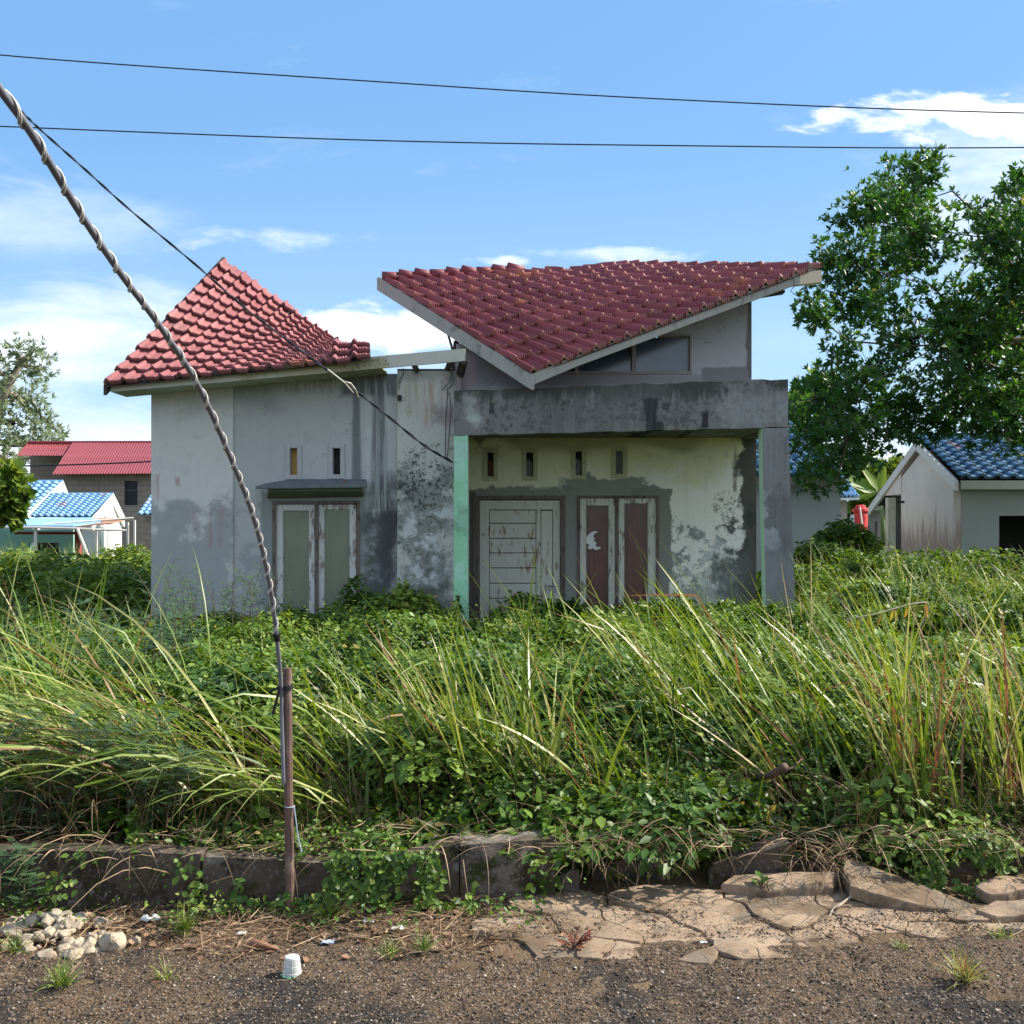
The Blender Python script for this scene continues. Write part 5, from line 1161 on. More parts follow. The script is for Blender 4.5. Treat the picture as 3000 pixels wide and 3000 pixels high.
for k in range(60):
    Y = random.uniform(8.2, 13.5); px = random.uniform(2350, 3120); xx = X_(px, Y); sp.append((xx, Y, float(canopy(xx, Y)) - .42, 7, random.uniform(.45, .7)))
for (px, Y) in ((2440, 8.6), (2480, 8.4), (2400, 8.8), (2560, 9.2), (2680, 9.0), (2800, 9.6), (2540, 9.9)): sp.append((X_(px, Y), Y, .42, 9, .62))
for k in range(36):
    Y = random.uniform(10.5, 16); px = random.uniform(-50, 430); xx = X_(px, Y); sp.append((xx, Y, float(canopy(xx, Y)) - .35, 6, random.uniform(.4, .7)))
o = veg('fern_patch', [ferns(sp)], M['fern']); tag(o, 'light green fern fronds among the bushes beside the house', 'ferns', kind='stuff')
# ---- bush belt beside and behind the house
def belt(x, y): return canopy(x, y) + .12
parts = [leafcloud(52000, -W1, -.31, 9.8, 17, .045, .09, .12, hz=lambda x, y: canopy(x, y) + .05, asp=.3), leafcloud(22000, -W1, -.2, 17, 36, .10, .16, .2, asp=.35, hz=lambda x, y: canopy(x, y) - .15 - (y - 17) * .012),
         leafcloud(56000, .27, W1, 9.4, 15, .05, .09, .13, asp=.3), leafcloud(20000, .2, W1, 15, 30, .09, .15, .2, asp=.35, hz=lambda x, y: canopy(x, y) - .15 - (y - 15) * .01)]
parts += [leafcloud(9000, -1.1, -W1, 10, 34, .14, .26, .2, asp=.33), leafcloud(9000, W1, 1.1, 10, 34, .14, .26, .2, asp=.33)]
def mound(px, py, Y, rx, rz, n, L0, L1):
    c = P(px, py, Y); u = unit(RNG.normal(0, 1, (n, 3))); rad = r3(n) ** .45; nz = 1 + fbm(u[:, 0] * 3 + px, u[:, 2] * 3, 3) * .7
    p = np.array(c)[None] + u * np.array([rx, rx, rz])[None] * (rad * nz)[:, None]; k = p[:, 2] > .05; p = p[k]; n = len(p)
    L = L0 + (L1 - L0) * r3(n); az = r3(n) * 6.28; d = np.stack([np.cos(az), np.sin(az), RNG.normal(0, .4, n)], -1); nn = np.stack([RNG.normal(0, .5, n), RNG.normal(-.2, .5, n), np.full(n, .8)], -1)
    return leaves(p, L, L * .3, d, nn, np.clip(RNG.normal(.62 if px < 600 else .42, .2, n), 0, .95), .2, .12)
for q in ((2390, 1660, 12.5, .35, .34, 3400, .04, .07), (2470, 1690, 12.2, .3, .3, 2800, .04, .07), (2380, 1760, 11, .45, .36, 4200, .04, .07), (2560, 1700, 12.0, .7, .35, 6000, .05, .08), (2860, 1690, 13.0, 1.0, .35, 7000, .05, .09), (2700, 1720, 11.5, .5, .3, 4000, .05, .08), (2480, 1600, 14.5, .5, .35, 3500, .06, .1),
          (300, 1740, 11.0, .8, .3, 4500, .05, .09), (80, 1700, 12.0, .8, .35, 4500, .05, .09), (380, 1680, 13.5, .6, .35, 3500, .06, .1)): parts.append(mound(*q))
o = veg('bushes', parts, M['bush']); tag(o, 'thick mixed bushes and climbing weeds growing on both sides of the house', 'bushes', kind='stuff')
# wiry sprigs of fine leaflets before the left wing
def sprigs(spec):
    P_, D_, L_ = [], [], []; b = MB()
    for (px, py, Y, L) in spec:
        p0 = P(px, py, Y); az = random.uniform(0, 6.28); lean = random.uniform(.1, .5); pts = [p0 + Vector((math.cos(az) * lean * t * t * L, math.sin(az) * lean * t * t * L * .5, L * t)) for t in np.linspace(0, 1, 7)]
        b.tube(pts, [.003 - .0003 * i for i in range(7)], 4, cap=False)
        for i in range(2, 7):
            for q in range(3):
                a2 = random.uniform(0, 6.28); d = np.array([math.cos(a2), math.sin(a2) * .7, random.uniform(-.1, .5)]); d /= np.linalg.norm(d)
                s_ = np.cross(d, [0, 0, 1.])
                for j in range(9):
                    pp_ = np.array(pts[i]) + d * (.008 + j * .009)
                    for sg in (-1, 1): P_.append(pp_); D_.append(s_ * sg + d * .4); L_.append(.016)
    n = len(P_); v = leaves(np.array(P_), np.array(L_), np.array(L_) * .24, np.array(D_), np.tile([[0, -.3, 1.]], (n, 1)), np.clip(RNG.normal(.3, .2, n), 0, 1), .1, 0)
    return v, b
v1, sb = sprigs([(random.uniform(450, 800), random.uniform(1810, 1850), random.uniform(7.8, 9.2), random.uniform(.25, .5)) for _ in range(34)] + [(random.uniform(200, 620), random.uniform(1900, 2050), random.uniform(6.0, 7.0), random.uniform(.2, .4)) for _ in range(30)]
               + [(random.uniform(-40, 560), random.uniform(2250, 2500), random.uniform(4.5, 4.75), random.uniform(.12, .3)) for _ in range(40)] + [(random.uniform(-60, 120), random.uniform(2560, 2720), 4.15, random.uniform(.12, .25)) for _ in range(8)])
o = veg('feathery_weed', [v1], foliage('feathery_leaf', [(0, (.05, .10, .045)), (1, (.13, .19, .09))], .5, .3, var=0)); tag(o, 'wiry sprigs with tiny grey green leaflets in front of the left wing', 'weeds', kind='stuff')
s2 = sb.build('sprig_stems', M['bark'], o)
# ---- straw, dry stalks
def straws(n, fx, seed, L0, L1, zoff):
    pos = fx(n); n = len(pos); return blades(pos, L0 + (L1 - L0) * r3(n), .0018 + .003 * r3(n), r3(n) * 6.28, 1.25 + .35 * r3(n), RNG.normal(0, .3, n), r3(n), seg=4, twist=1.0)
def vfx(n):
    y = 3.78 + .62 * r3(n); x = (r3(n) * 2 - 1) * .56 * y; k = (x < -.05 + (y - 4.0) * .2) | (r3(n) < .10) ; x, y = x[k], y[k]; k = fbm(x * 3, y * 5, 3) + .12 + (y - 3.9) * .25 > r3(len(x)) * .35; x, y = x[k], y[k]
    return np.stack([x, y, zg(x, y) + .012 + .02 * r3(len(x))], -1)
def wfx(n):
    x = (r3(n) * 2 - 1) * 2.5; y = 4.2 + .32 * r3(n); return np.stack([x, y, .235 + .05 * r3(n)], -1)
def rootfx(n):
    c = RNG.choice([1720, 1820, 1900, 2350, 2420, 2500], n); x = X_(c + RNG.normal(0, 35, n), 4.45); y = 4.45 - .05 * r3(n); return np.stack([x, y, .12 + .12 * r3(n)], -1)
pr_ = rootfx(170); nr = len(pr_)
parts = [straws(12000, vfx, 1, .03, .14, 0), straws(700, wfx, 2, .05, .2, 0), hangstalks(), blades(pr_, .12 + .14 * r3(nr), .002 + .003 * r3(nr), -PI / 2 + RNG.normal(0, .7, nr), .9 + .8 * r3(nr), .9 + .6 * r3(nr), r3(nr), seg=5, power=.7)]
for (px, Y, n, L, la) in ((240, 4.55, 8, .75, -PI / 2 - .3), (600, 4.5, 10, .6, -PI / 2), (470, 4.6, 10, .7, -PI / 2 - .4), (2450, 4.7, 14, .4, 0), (2600, 4.7, 16, .45, PI), (880, 4.5, 10, .5, -PI / 2)):
    parts.append(tussock(X_(px, Y), Y, n, L, la, .5, .35, 1.6, rmean=.5, wid=.005))
n = 1800; yy = 4.5 + 1.2 * r3(n); xx = (r3(n) * 2 - 1) * .55 * yy; parts.append(blades(np.stack([xx, yy, gz(xx, yy) + .05], -1), .2 + .45 * r3(n), .002 + .003 * r3(n), r3(n) * 6.28, .2 + .6 * r3(n), .5 + .9 * r3(n), r3(n) * .7))
o = veg('dry_straw', parts, M['straw']); tag(o, 'dry straw, dead stalks and roots on the verge and over the kerb walls', 'straw', kind='stuff')
# clutter leaves on the verge
n = 1500; yy = 3.75 + .6 * r3(n); xx = (r3(n) * 2 - 1) * .56 * yy; k = (xx < 0) | (r3(n) < .15); xx, yy = xx[k], yy[k]; n = len(xx)
az = r3(n) * 6.28; L = .012 + .035 * r3(n)
o = veg('fallen_leaves', [leaves(np.stack([xx, yy, zg(xx, yy) + .012], -1), L, L * .3, np.stack([np.cos(az), np.sin(az), RNG.normal(.1, .2, n)], -1), np.stack([RNG.normal(0, .4, n), RNG.normal(0, .4, n), np.ones(n)], -1), r3(n), .35, .1)], foliage('dead_leaf', [(0, (.07, .035, .02)), (.6, (.20, .11, .06)), (1, (.36, .26, .17))], .8, .05, var=0))
tag(o, 'small curled dead leaves littering the soil verge', 'dead leaves', kind='stuff')
# verge seedlings
vy = [leafcloud(0 + 900, -.5, .05, 3.95, 4.2, .012, .028, .01, hz=lambda x, y: .05 + .05 * (fbm(x * 5, y * 5, 2) > .06) + 0 * x, keep=lambda x, y: fbm(x * 4 + 2, y * 5, 3) > .08)]
o = veg('verge_seedlings', vy, M['weed']); tag(o, 'tiny green seedlings dotted over the soil verge', 'seedlings', kind='stuff')
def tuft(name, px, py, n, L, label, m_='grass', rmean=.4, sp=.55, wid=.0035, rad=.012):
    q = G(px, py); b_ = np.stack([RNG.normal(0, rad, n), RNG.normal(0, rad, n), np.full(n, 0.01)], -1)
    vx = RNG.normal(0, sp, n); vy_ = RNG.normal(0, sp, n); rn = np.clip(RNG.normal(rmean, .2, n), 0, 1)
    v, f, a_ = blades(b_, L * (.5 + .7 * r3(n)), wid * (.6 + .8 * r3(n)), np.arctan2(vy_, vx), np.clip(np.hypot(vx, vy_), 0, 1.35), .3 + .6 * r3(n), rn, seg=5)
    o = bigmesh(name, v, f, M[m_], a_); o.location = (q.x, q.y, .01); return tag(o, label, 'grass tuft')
tuft('grass_tuft', 180, 2905, 110, .11, 'green grass tuft on the dark gravel at the lower left', rmean=.5)
tuft('grass_tuft', 485, 2885, 45, .075, 'sparse pale grass tuft left of the plastic cup', rmean=.75)
tuft('grass_tuft', 540, 2745, 130, .10, 'bushy green tuft on the soil between rubble pile and stake', rmean=.3)
tuft('grass_tuft', 960, 2705, 150, .12, 'green tuft on the verge just right of the stake foot', rmean=.25)
tuft('grass_tuft', 1140, 2815, 70, .075, 'low green tuft at the gravel edge right of the cup', rmean=.35)
tuft('grass_tuft', 1240, 2800, 70, .08, 'low ragged tuft below the left end of the slabs', rmean=.35)
tuft('grass_tuft', 1110, 2680, 120, .12, 'fine green tuft under the leaning kerb piece', rmean=.2)
tuft('grass_tuft', 1235, 2650, 150, .2, 'leafy green tuft against the kerb left of the upright end', rmean=.3)
tuft('grass_tuft', 1360, 2640, 90, .11, 'small tuft at the upper left corner of the beige slabs', rmean=.3)
tuft('grass_tuft', 2825, 2890, 130, .12, 'yellowish dry grass tuft on the gravel at the lower right', rmean=.82, wid=.004)
tuft('grass_tuft', 2640, 2795, 30, .05, 'tiny green tuft in front of the right slabs', rmean=.4)
tuft('grass_tuft', 2930, 2760, 40, .06, 'tiny tuft beside the slabs near the right edge', rmean=.5)
tuft('grass_tuft', 40, 2800, 60, .09, 'green tuft below the rubble pile at the left edge', rmean=.4)
def seedling(px, py, L, n, label, m_='weed'):
    q = G(px, py); az = np.arange(n) * 2.4; t = thing('seedling', label, 'seedling', (q.x, q.y, 0.03)); b = MB(); b.tube([(0, 0, -.03), (0, 0, .02), (.004, 0, L)], .0025, 5); st_ = b.build('stem', M['bark'], None); st_.parent = t
    ps = np.stack([np.zeros(n), np.zeros(n), L * (.35 + .65 * np.arange(n) / n)], -1); d = np.stack([np.cos(az), np.sin(az), np.full(n, .45)], -1)
    v, f, a_ = leaves(ps, np.full(n, L * .8), L * .24, d, np.tile([[0, 0, 1.]], (n, 1)), np.clip(RNG.normal(.4, .2, n), 0, .95), .2, .1)
    o = bigmesh('foliage', v, f, M[m_], a_); o.parent = t
seedling(2232, 2640, .07, 7, 'single broad leafed seedling growing through the slab joint right of centre')
seedling(2490, 2610, .075, 9, 'leafy seedling at the crest of the tipped slab')
# red dry weed
q = G(1680, 2795); n = 160; P_ = []
b = MB()
ps = []; ds = []
for k in range(14):
    a2 = random.uniform(0, 6.28); e_ = np.array([math.cos(a2) * .07, math.sin(a2) * .05, random.uniform(.02, .08)]); b.tube([(0, 0, 0), tuple(e_ * .5 + np.array([0, 0, .012])), tuple(e_)], .0016, 4)
    for j in range(14): ps.append(e_ * (.25 + .75 * j / 14)); a3 = random.uniform(0, 6.28); ds.append([math.cos(a3), math.sin(a3), .3])
v, f, a_ = leaves(np.array(ps), np.full(len(ps), .014), .004, np.array(ds), np.tile([[0, 0, 1.]], (len(ps), 1)), RNG.random(len(ps)), .1, .1)
o = bigmesh('red_weed', v, f, M['red_weed'], a_); o.location = (q.x, q.y, .02); tag(o, 'small dead rust red weed on the slabs', 'weed'); s3 = b.build('stem', M['dark_wood'], None); s3.parent = o
# drooping leafy plant with yellowing leaflets
b = MB(); rp_ = catmull([P(2640, 1960, 6.6), P(2690, 1850, 6.5), P(2720, 1775, 6.5), P(2680, 1768, 6.4), P(2560, 1800, 6.3), P(2480, 1815, 6.3)], 6)
t = thing('drooping_plant', 'leafy stem arching left with a row of hanging yellow brown leaflets', 'plant', tuple(rp_[0])); b.tube(rp_, .005, 6); b.build('stem', M['pale_bark'], t, smooth=True)
ps, ds = [], []
for i in range(14, len(rp_)):
    for sg in (0, 1) if i % 2 else (): ps.append(np.array(rp_[i])); ds.append([random.uniform(-.4, .2), random.uniform(-.3, .3), -1])
v, f, a_ = leaves(np.array(ps), RNG.uniform(.06, .10, len(ps)), .011, np.array(ds), np.tile([[0.2, -1., .1]], (len(ps), 1)) + RNG.normal(0, .4, (len(ps), 3)), RNG.uniform(0, 1, len(ps)), .2, .15)
o = bigmesh('foliage', v - np.array(t.location), f, foliage('yellowing_leaf', [(0, (.10, .16, .03)), (.4, (.36, .30, .06)), (1, (.42, .22, .07))], .5, .4, var=0), a_); o.parent = t

# ------------------------------------------------------------------ trees
def rosette_tree(name, label, trunk_pts, trunk_r, blobs, per, L0, L1, leafm, barkm, group=None, asp=.2, dens=1.0, cat='tree', rmean=.4, hub=None, twigr=.012, gap=.02, updn=.35):
    base = Vector(trunk_pts[0]); t = thing(name, label, cat, tuple(base), group)
    b = MB(); tp = catmull(trunk_pts, 6); b.tube(tp, [trunk_r * (1 - .6 * i / len(tp)) for i in range(len(tp))], 12, cap=False)
    b.build('trunk', barkm, t, smooth=True)
    lb = MB(); ctr = []; PP, DD, NN, RR_ = [], [], [], []
    nodes = [(p, trunk_r * (1 - .6 * i / len(tp)), 0.0) for i, p in enumerate(tp[len(tp) // 3:])]
    for (c, r) in sorted(blobs, key=lambda q: min((Vector(q[0]) - p).length for p in tp)):
        c = Vector(c)
        s_, sr, sd = min(nodes, key=lambda q: (q[0] - c).length + q[2] * .25); er = max(twigr, sr * .42)
        mid = s_.lerp(c, .5) + Vector((random.gauss(0, .06), random.gauss(0, .06), -.05)) * (c - s_).length; bp = catmull([s_, mid, c], 6)
        lb.tube(bp, [min(sr * .7, er + (sr * .7 - er) * (1 - i / len(bp))) for i in range(len(bp))], 6, cap=False)
        nodes.append((c, er, sd + (c - s_).length))
        n = int(per * dens * (r ** 2)); 
        for k in range(n):
            u = Vector(np.array(RNG.normal(0, 1, 3))).normalized(); rr_ = r * (RNG.random() ** .5) * (1 + float(fbm(u.x * 2 + c.x, u.z * 2 + c.z, 3)) * 1.3)
            p = c + u * rr_; p.y = c.y + u.y * rr_ * 1.0
            if float(fbm(p.x * 1.6 + 7, p.z * 1.6 + p.y, 3)) < -.17 + gap: continue
            if RNG.random() < .10: lb.tube([c.lerp(p, .35), c.lerp(p, .7) + Vector((0, 0, -.03)), p], twigr * .35, 4, cap=False)
            out_ = (u + Vector((0, 0, updn)) + Vector(RNG.normal(0, .25, 3))).normalized(); nl = random.randint(5, 8); ph = random.random() * 6.28
            a1 = out_.cross(Vector((0, 0, 1)));
            if a1.length < .1: a1 = Vector((1, 0, 0))
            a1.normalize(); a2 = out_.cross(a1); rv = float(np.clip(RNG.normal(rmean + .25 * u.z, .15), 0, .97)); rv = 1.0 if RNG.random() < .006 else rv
            for q in range(nl):
                w_ = ph + q * 2.4; d = (out_ * random.uniform(.4, 1.9) + (a1 * math.cos(w_) + a2 * math.sin(w_))).normalized()
                PP.append(p + d * .01); DD.append(d); NN.append(out_ + Vector((0, 0, .3))); RR_.append(min(1, rv + random.gauss(0, .04)))
    lb.build('limbs', barkm, t, smooth=True)
    PP, DD, NN = np.array([tuple(q) for q in PP]), np.array([tuple(q) for q in DD]), np.array([tuple(q) for q in NN]); n = len(PP); L = L0 + (L1 - L0) * RNG.random(n)
    v, f, a_ = leaves(PP - np.array(base), L, L * asp, DD, NN, np.array(RR_), .2, .12); o = bigmesh('crown', v, f, leafm, a_); o.parent = t
    return t
TY = 14.0
tb = [(2620, 545, 115), (2505, 640, 85), (2700, 500, 75), (2600, 720, 130), (2480, 760, 95), (2700, 700, 110), (2420, 850, 70), (2395, 930, 55), (2350, 905, 35), (2520, 880, 110), (2640, 900, 120), (2720, 830, 80), (2790, 560, 42),
      (2970, 500, 90), (2990, 620, 95), (2900, 640, 50), (3080, 560, 120), (2880, 760, 85), (2980, 800, 110), (2820, 900, 120), (2950, 940, 130), (3080, 800, 150), (3100, 1000, 170), (2620, 1010, 75), (2450, 1040, 55), (2560, 1080, 60), (2490, 1000, 28),
      (2720, 1030, 110), (2860, 1060, 120), (2990, 1100, 130), (2440, 1140, 85), (2380, 1190, 75), (2520, 1190, 80), (2660, 1180, 110), (2790, 1190, 75), (2930, 1210, 110), (2350, 1270, 60), (2430, 1280, 80), (2540, 1270, 80), (2660, 1260, 55), (2400, 1360, 50), (2480, 1350, 55), (2350, 1400, 36), (2450, 1410, 32), (2410, 1430, 22),
      (2560, 1320, 45), (2850, 1260, 42), (3000, 1290, 50), (2330, 1180, 40), (2780, 1130, 60), (2880, 1180, 105), (2985, 1200, 105), (2750, 1240, 60), (2690, 930, 100), (2930, 700, 80), (2980, 560, 80), (2780, 1000, 80), (2870, 960, 90), (2560, 600, 80), (2660, 620, 90), (2420, 760, 50), (2440, 1230, 80), (2520, 1130, 70), (2600, 1230, 80), (2400, 1130, 60), (2480, 1290, 60), (2860, 620, 45), (2870, 1000, 90)]
blobs = []
for i, (a_, c_, r_) in enumerate(tb):
    Yb = TY + 1.6 * math.sin(i * 2.3) + (0.6 if a_ > 2800 else 0); Yb = min(Yb, 15.4) ; blobs.append((P(a_, c_, Yb), r_ / F * Yb))
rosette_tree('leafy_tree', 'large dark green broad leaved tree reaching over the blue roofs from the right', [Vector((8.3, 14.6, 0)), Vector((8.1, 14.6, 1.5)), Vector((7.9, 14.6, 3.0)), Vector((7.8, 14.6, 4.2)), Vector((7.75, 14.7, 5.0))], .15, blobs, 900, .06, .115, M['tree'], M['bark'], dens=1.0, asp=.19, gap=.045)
# feathery tree far left
fb = [(60, 1040, 60), (120, 1080, 55), (20, 1120, 70), (90, 1170, 55), (-60, 1060, 90), (-70, 1200, 110), (40, 1240, 60), (130, 1230, 45), (165, 1260, 32), (90, 1300, 70), (20, 1350, 60), (150, 1310, 40), (100, 1020, 30), (60, 1380, 50)]
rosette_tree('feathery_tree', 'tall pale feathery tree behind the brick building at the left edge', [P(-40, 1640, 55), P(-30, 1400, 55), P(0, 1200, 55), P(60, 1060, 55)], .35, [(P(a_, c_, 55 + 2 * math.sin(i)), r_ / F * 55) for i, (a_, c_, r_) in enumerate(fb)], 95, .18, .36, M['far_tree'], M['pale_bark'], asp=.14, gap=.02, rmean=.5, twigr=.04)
# near branch tree on left edge
nb_ = [(20, 1400, 45), (55, 1430, 32), (10, 1470, 50), (40, 1500, 30), (-50, 1440, 90), (75, 1460, 16), (10, 1530, 30)]
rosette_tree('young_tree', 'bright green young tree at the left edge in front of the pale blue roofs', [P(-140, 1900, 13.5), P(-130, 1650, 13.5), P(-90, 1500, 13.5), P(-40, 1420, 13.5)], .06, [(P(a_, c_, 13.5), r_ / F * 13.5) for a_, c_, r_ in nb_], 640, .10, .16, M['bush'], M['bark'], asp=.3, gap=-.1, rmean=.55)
# trees behind the right houses
for k, (lab, bl, Yb, tr) in enumerate([('light green tree behind the gap between the right houses', [(2530, 1380, 60), (2590, 1400, 60), (2560, 1450, 60), (2620, 1440, 55), (2640, 1370, 40), (2560, 1520, 60), (2620, 1520, 50), (2500, 1500, 60)], 42, (2570, 1650)),
                                     ('dark tree far behind the grey house, showing left of the porch column', [(2240, 1330, 50), (2200, 1400, 60), (2290, 1400, 60), (2330, 1340, 40), (2350, 1180, 55), (2370, 1130, 40), (2330, 1250, 60)], 34, (2280, 1600))]):
    rosette_tree('background_tree', lab, [P(tr[0], tr[1], Yb), P(tr[0] + 5, tr[1] - 120, Yb), P(tr[0], tr[1] - 230, Yb)], .2, [(P(a_, c_, Yb), r_ / F * Yb) for a_, c_, r_ in bl], 150, .22, .4, M['bush'] if k == 0 else M['tree'], M['bark'], asp=.28, gap=-.05, rmean=.6, twigr=.02)
# banana plant
t = thing('banana_plant', 'banana plant with broad split leaves between the right houses', 'plant', tuple(P(2580, 1600, 30)))
b = MB(); b.tube([P(2580, 1600, 30), P(2578, 1500, 30), P(2575, 1440, 30)], [.16, .12, .07], 9); b.build('stem', M['bush'] if False else flat('banana_stem', (.14, .18, .07), .6), t, smooth=True)
PPs, DDs, Ls = [], [], []
for (a_, c_, dx_, dz_, L) in ((2576, 1440, .15, 1, .95), (2576, 1445, -.9, .45, 1.5), (2576, 1445, -1, .0, 1.2), (2580, 1450, .8, .5, .9), (2574, 1440, -.5, .9, .9), (2578, 1455, .9, -.1, .8)):
    PPs.append(tuple(P(a_, c_, 30))); DDs.append([dx_, random.uniform(-.3, .1), dz_]); Ls.append(L)
v, f, a_ = leaves(np.array(PPs), np.array(Ls), np.array(Ls) * .17, np.array(DDs), np.tile([[.3, -1., .6]], (len(Ls), 1)), np.array([.95, .6, .7, .5, .8, .6]), .3, .2)
o = bigmesh('leaf_blades', v - np.array(t.location), f, M['fern'], a_); o.parent = t

# ------------------------------------------------------------------ background buildings
def P3(p): return tuple(p)
def simple_roof(name, a, b_, c, d, nu, nv, m_, parent, step=.05, sub=None):
    """a,b eave; c above a; d above b"""
    s = hyp(a, b_, c, d, nu, nv); pf = [(0, .0), (.12, .035), (.3, .05), (.5, .035), (.62, .0), (.8, -.01), (1, .0)]
    return tile_roof(name, s, nu, nv, m_, parent, step=step, jit=.2, hs=1.0, sub=sub, prof=pf)
def board(parent, p, q, h, th, m_, name='fascia_board'):
    b = MB(); p, q = Vector(p), Vector(q); d = (q - p).normalized(); s_ = d.cross(Vector((0, 0, 1))).normalized() * th
    b.hexa([p + Vector((0, 0, -h)), q + Vector((0, 0, -h)), q + Vector((0, 0, -h)) + s_, p + Vector((0, 0, -h)) + s_, p, q, q + s_, p + s_]); return b.build(name, m_, parent)
white = flat('white_paint', (.78, .78, .76), .6, .06, 3); cream = flat('cream_wall', (.44, .40, .36), .9, .12, 2); olive = flat('grey_green_wall', (.30, .32, .29), .9, .1, 1.5)
# right blue-roofed house
HR = thing('blue_roofed_house', 'cream house with saturated blue tiled roof and open dark doorway at the right edge', 'house', (9.5, 19, 0))
xg = 7.09
def gable_fn(q, b):
    p = q.pos(); x, y, z = q.xyz(p); n = q.noise(p, 1.6, 6, .6); v = q.noise(q.scale(p, (6, 6, .5)), 1.5, 6, .6)
    m_ = q.ss(q.m('ADD', z, q.m('MULTIPLY', q.m('SUBTRACT', v, .5), 1.6)), 1.75, 1.2); base = q.mix(n, (.56, .47, .40), (.66, .57, .50))
    base = q.mix(q.m('MULTIPLY', q.ss(q.noise(p, .9, 3), .45, .6), .35), base, (.40, .37, .35))
    return q.mix(q.m('MULTIPLY', m_, .75), base, (.27, .185, .16))
gm = mat('gable_plaster', gable_fn, .9, .1)
b = MB(); gy = lambda px: xg * F / (px - CX)
pts = [(2793, 1700), (2793, 1418), (2775, 1392), (2702, 1322), (2640, 1400), (2640, 1740)]
b.prism([(xg, gy(a_), Z_(c_, gy(a_))) for a_, c_ in pts], (.12, 0, 0)); b.build('gable_wall', gm, HR)
b = MB(); y0_ = gy(2793); opx = X_(2927, y0_); 
b.box(xg + .125, opx, y0_, y0_ + .12, -.3, Z_(1418, y0_)); b.box(opx, 14, y0_, y0_ + .12, Z_(1511, y0_), Z_(1418, y0_)); b.box(opx + 2.2, 14, y0_, y0_ + .12, -.3, Z_(1511, y0_)); b.build('front_wall', olive, HR)
b = MB(); b.box(xg + .2, 14, y0_ + 3.2, y0_ + 3.3, -.3, 2.6); b.box(13.9, 14, y0_ + .13, y0_ + 3.19, -.3, 2.6); b.build('inner_wall', flat('inner_wall', (.12, .12, .11), .9), HR)
ridge0 = Vector((xg - .35, 18.4, Z_(1283, 18.4))); ridge1 = Vector((14.2, 18.4, Z_(1283, 18.4))); ev0 = Vector((xg + .02, 16.75, Z_(1402, 16.75))); ev1 = Vector((14.2, 16.75, Z_(1402, 16.75)))
ridge0.x = X_(2692, 18.4)
simple_roof('roof', ev0, ev1, ridge0, ridge1, 28, 9, M['tile_blue'], HR, step=.045)
bk0 = Vector((ridge0.x, 20.9, 1.95)); bk1 = Vector((14.2, 20.9, 1.95)); simple_roof('roof', bk1, bk0, ridge1, ridge0, 28, 9, M['tile_blue'], HR, step=.045)
b = MB(); b.tube([ridge0 + Vector((-.03, 0, .03)), ridge1 + Vector((0, 0, .03))], .06, 8); b.build('ridge_cap', M['tile_light_blue'], HR, smooth=True)
board(HR, ev0 + Vector((0, 0, -.03)), ev1 + Vector((0, 0, -.03)), .14, -.03, flat('cream_board', (.42, .40, .34), .8), 'fascia_board')
gb = flat('gable_board', (.56, .52, .47), .8, .15, 3)
board(HR, ridge0 + Vector((-.04, 0, -.02)), Vector(ev0) + Vector((-.04, 0, -.04)), .16, .05, gb, 'gable_board'); board(HR, ridge0 + Vector((-.04, 0, -.02)), bk0 + Vector((-.04, 0, -.04)), .16, .05, gb, 'gable_board')
b = MB(); b.prism([tuple(ridge0 + Vector((0, .15, -.2))), (ridge0.x, 20.3, 2.18), (ridge0.x, 20.3, 2.12), (ridge0.x, 19.25, 2.12), (ridge0.x + .0, 19.25, 2.5)], (.55, 0, 0)); b.build('gable_soffit', gm, HR)
b = MB(); b.box(xg + .35, xg + .45, 19.2, 21.0, -.3, Z_(1425, 19.2)); hw = b.build('side_wall', plaster('half_green_wall', (.62, .68, .68), 19.5, [(2300, 2900, 1548, 1900, .15, .02, (.22, .44, .36), .85, 'n'), (2610, 2660, 1470, 1640, .4, .06, (.30, .50, .44), .6, 'n')], streak=.05, mold=.05), HR)
simple = [(9.3, 0)]
t = thing('concrete_post', 'stained concrete post with a short arm before the cream gable', 'post', tuple(PZ(2613, -.1, 17.6)))
b = MB(); b.box(X_(2602, 17.6), X_(2624, 17.6), 17.6, 17.73, -.2, Z_(1458, 17.6)); b.build('post', plaster('post_concrete', (.45, .43, .36), 17.6, [], streak=.9, mold=.8, var=.2), t)
b = MB(); b.box(X_(2624, 17.6) + .002, X_(2652, 17.6), 17.63, 17.7, Z_(1474, 17.6), Z_(1467, 17.6)); b.build('arm', M['dark_wood'], t)
# grey house behind the tree
HG = thing('grey_house', 'plain grey green house wall half hidden behind the porch column and tree', 'house', (4.4, 17.5, 0))
Yg_ = 16.6; b = MB(); b.box(X_(2213, Yg_), X_(2463, Yg_), Yg_, Yg_ + .12, -.3, Z_(1384, Yg_)); b.box(X_(2463, Yg_) - .12, X_(2463, Yg_), Yg_ + .13, 21, -.3, Z_(1384, Yg_)); b.build('wall', flat('shaded_wall', (.36, .39, .38), .9, .06, 1.2), HG)  # even greenish grey wall colour
a0, a1 = P(2205, 1392, Yg_ - .3), P(2480, 1392, Yg_ - .3); simple_roof('roof', a0, a1, Vector((a0.x, 18.6, 3.35)), Vector((a1.x, 18.6, 3.35)), 9, 8, M['tile_blue'], HG)
board(HG, a0 + Vector((0, 0, -.03)), a1 + Vector((0, 0, -.03)), .13, -.03, flat('brown_board', (.20, .17, .14), .8))
b = MB(); b.box(X_(2213, Yg_) + .05, X_(2240, Yg_), Yg_ - .02, Yg_ - .002, Z_(1444, Yg_), Z_(1437, Yg_)); b.build('pipe_stub', flat('orange_pipe', (.30, .17, .10), .7), HG)
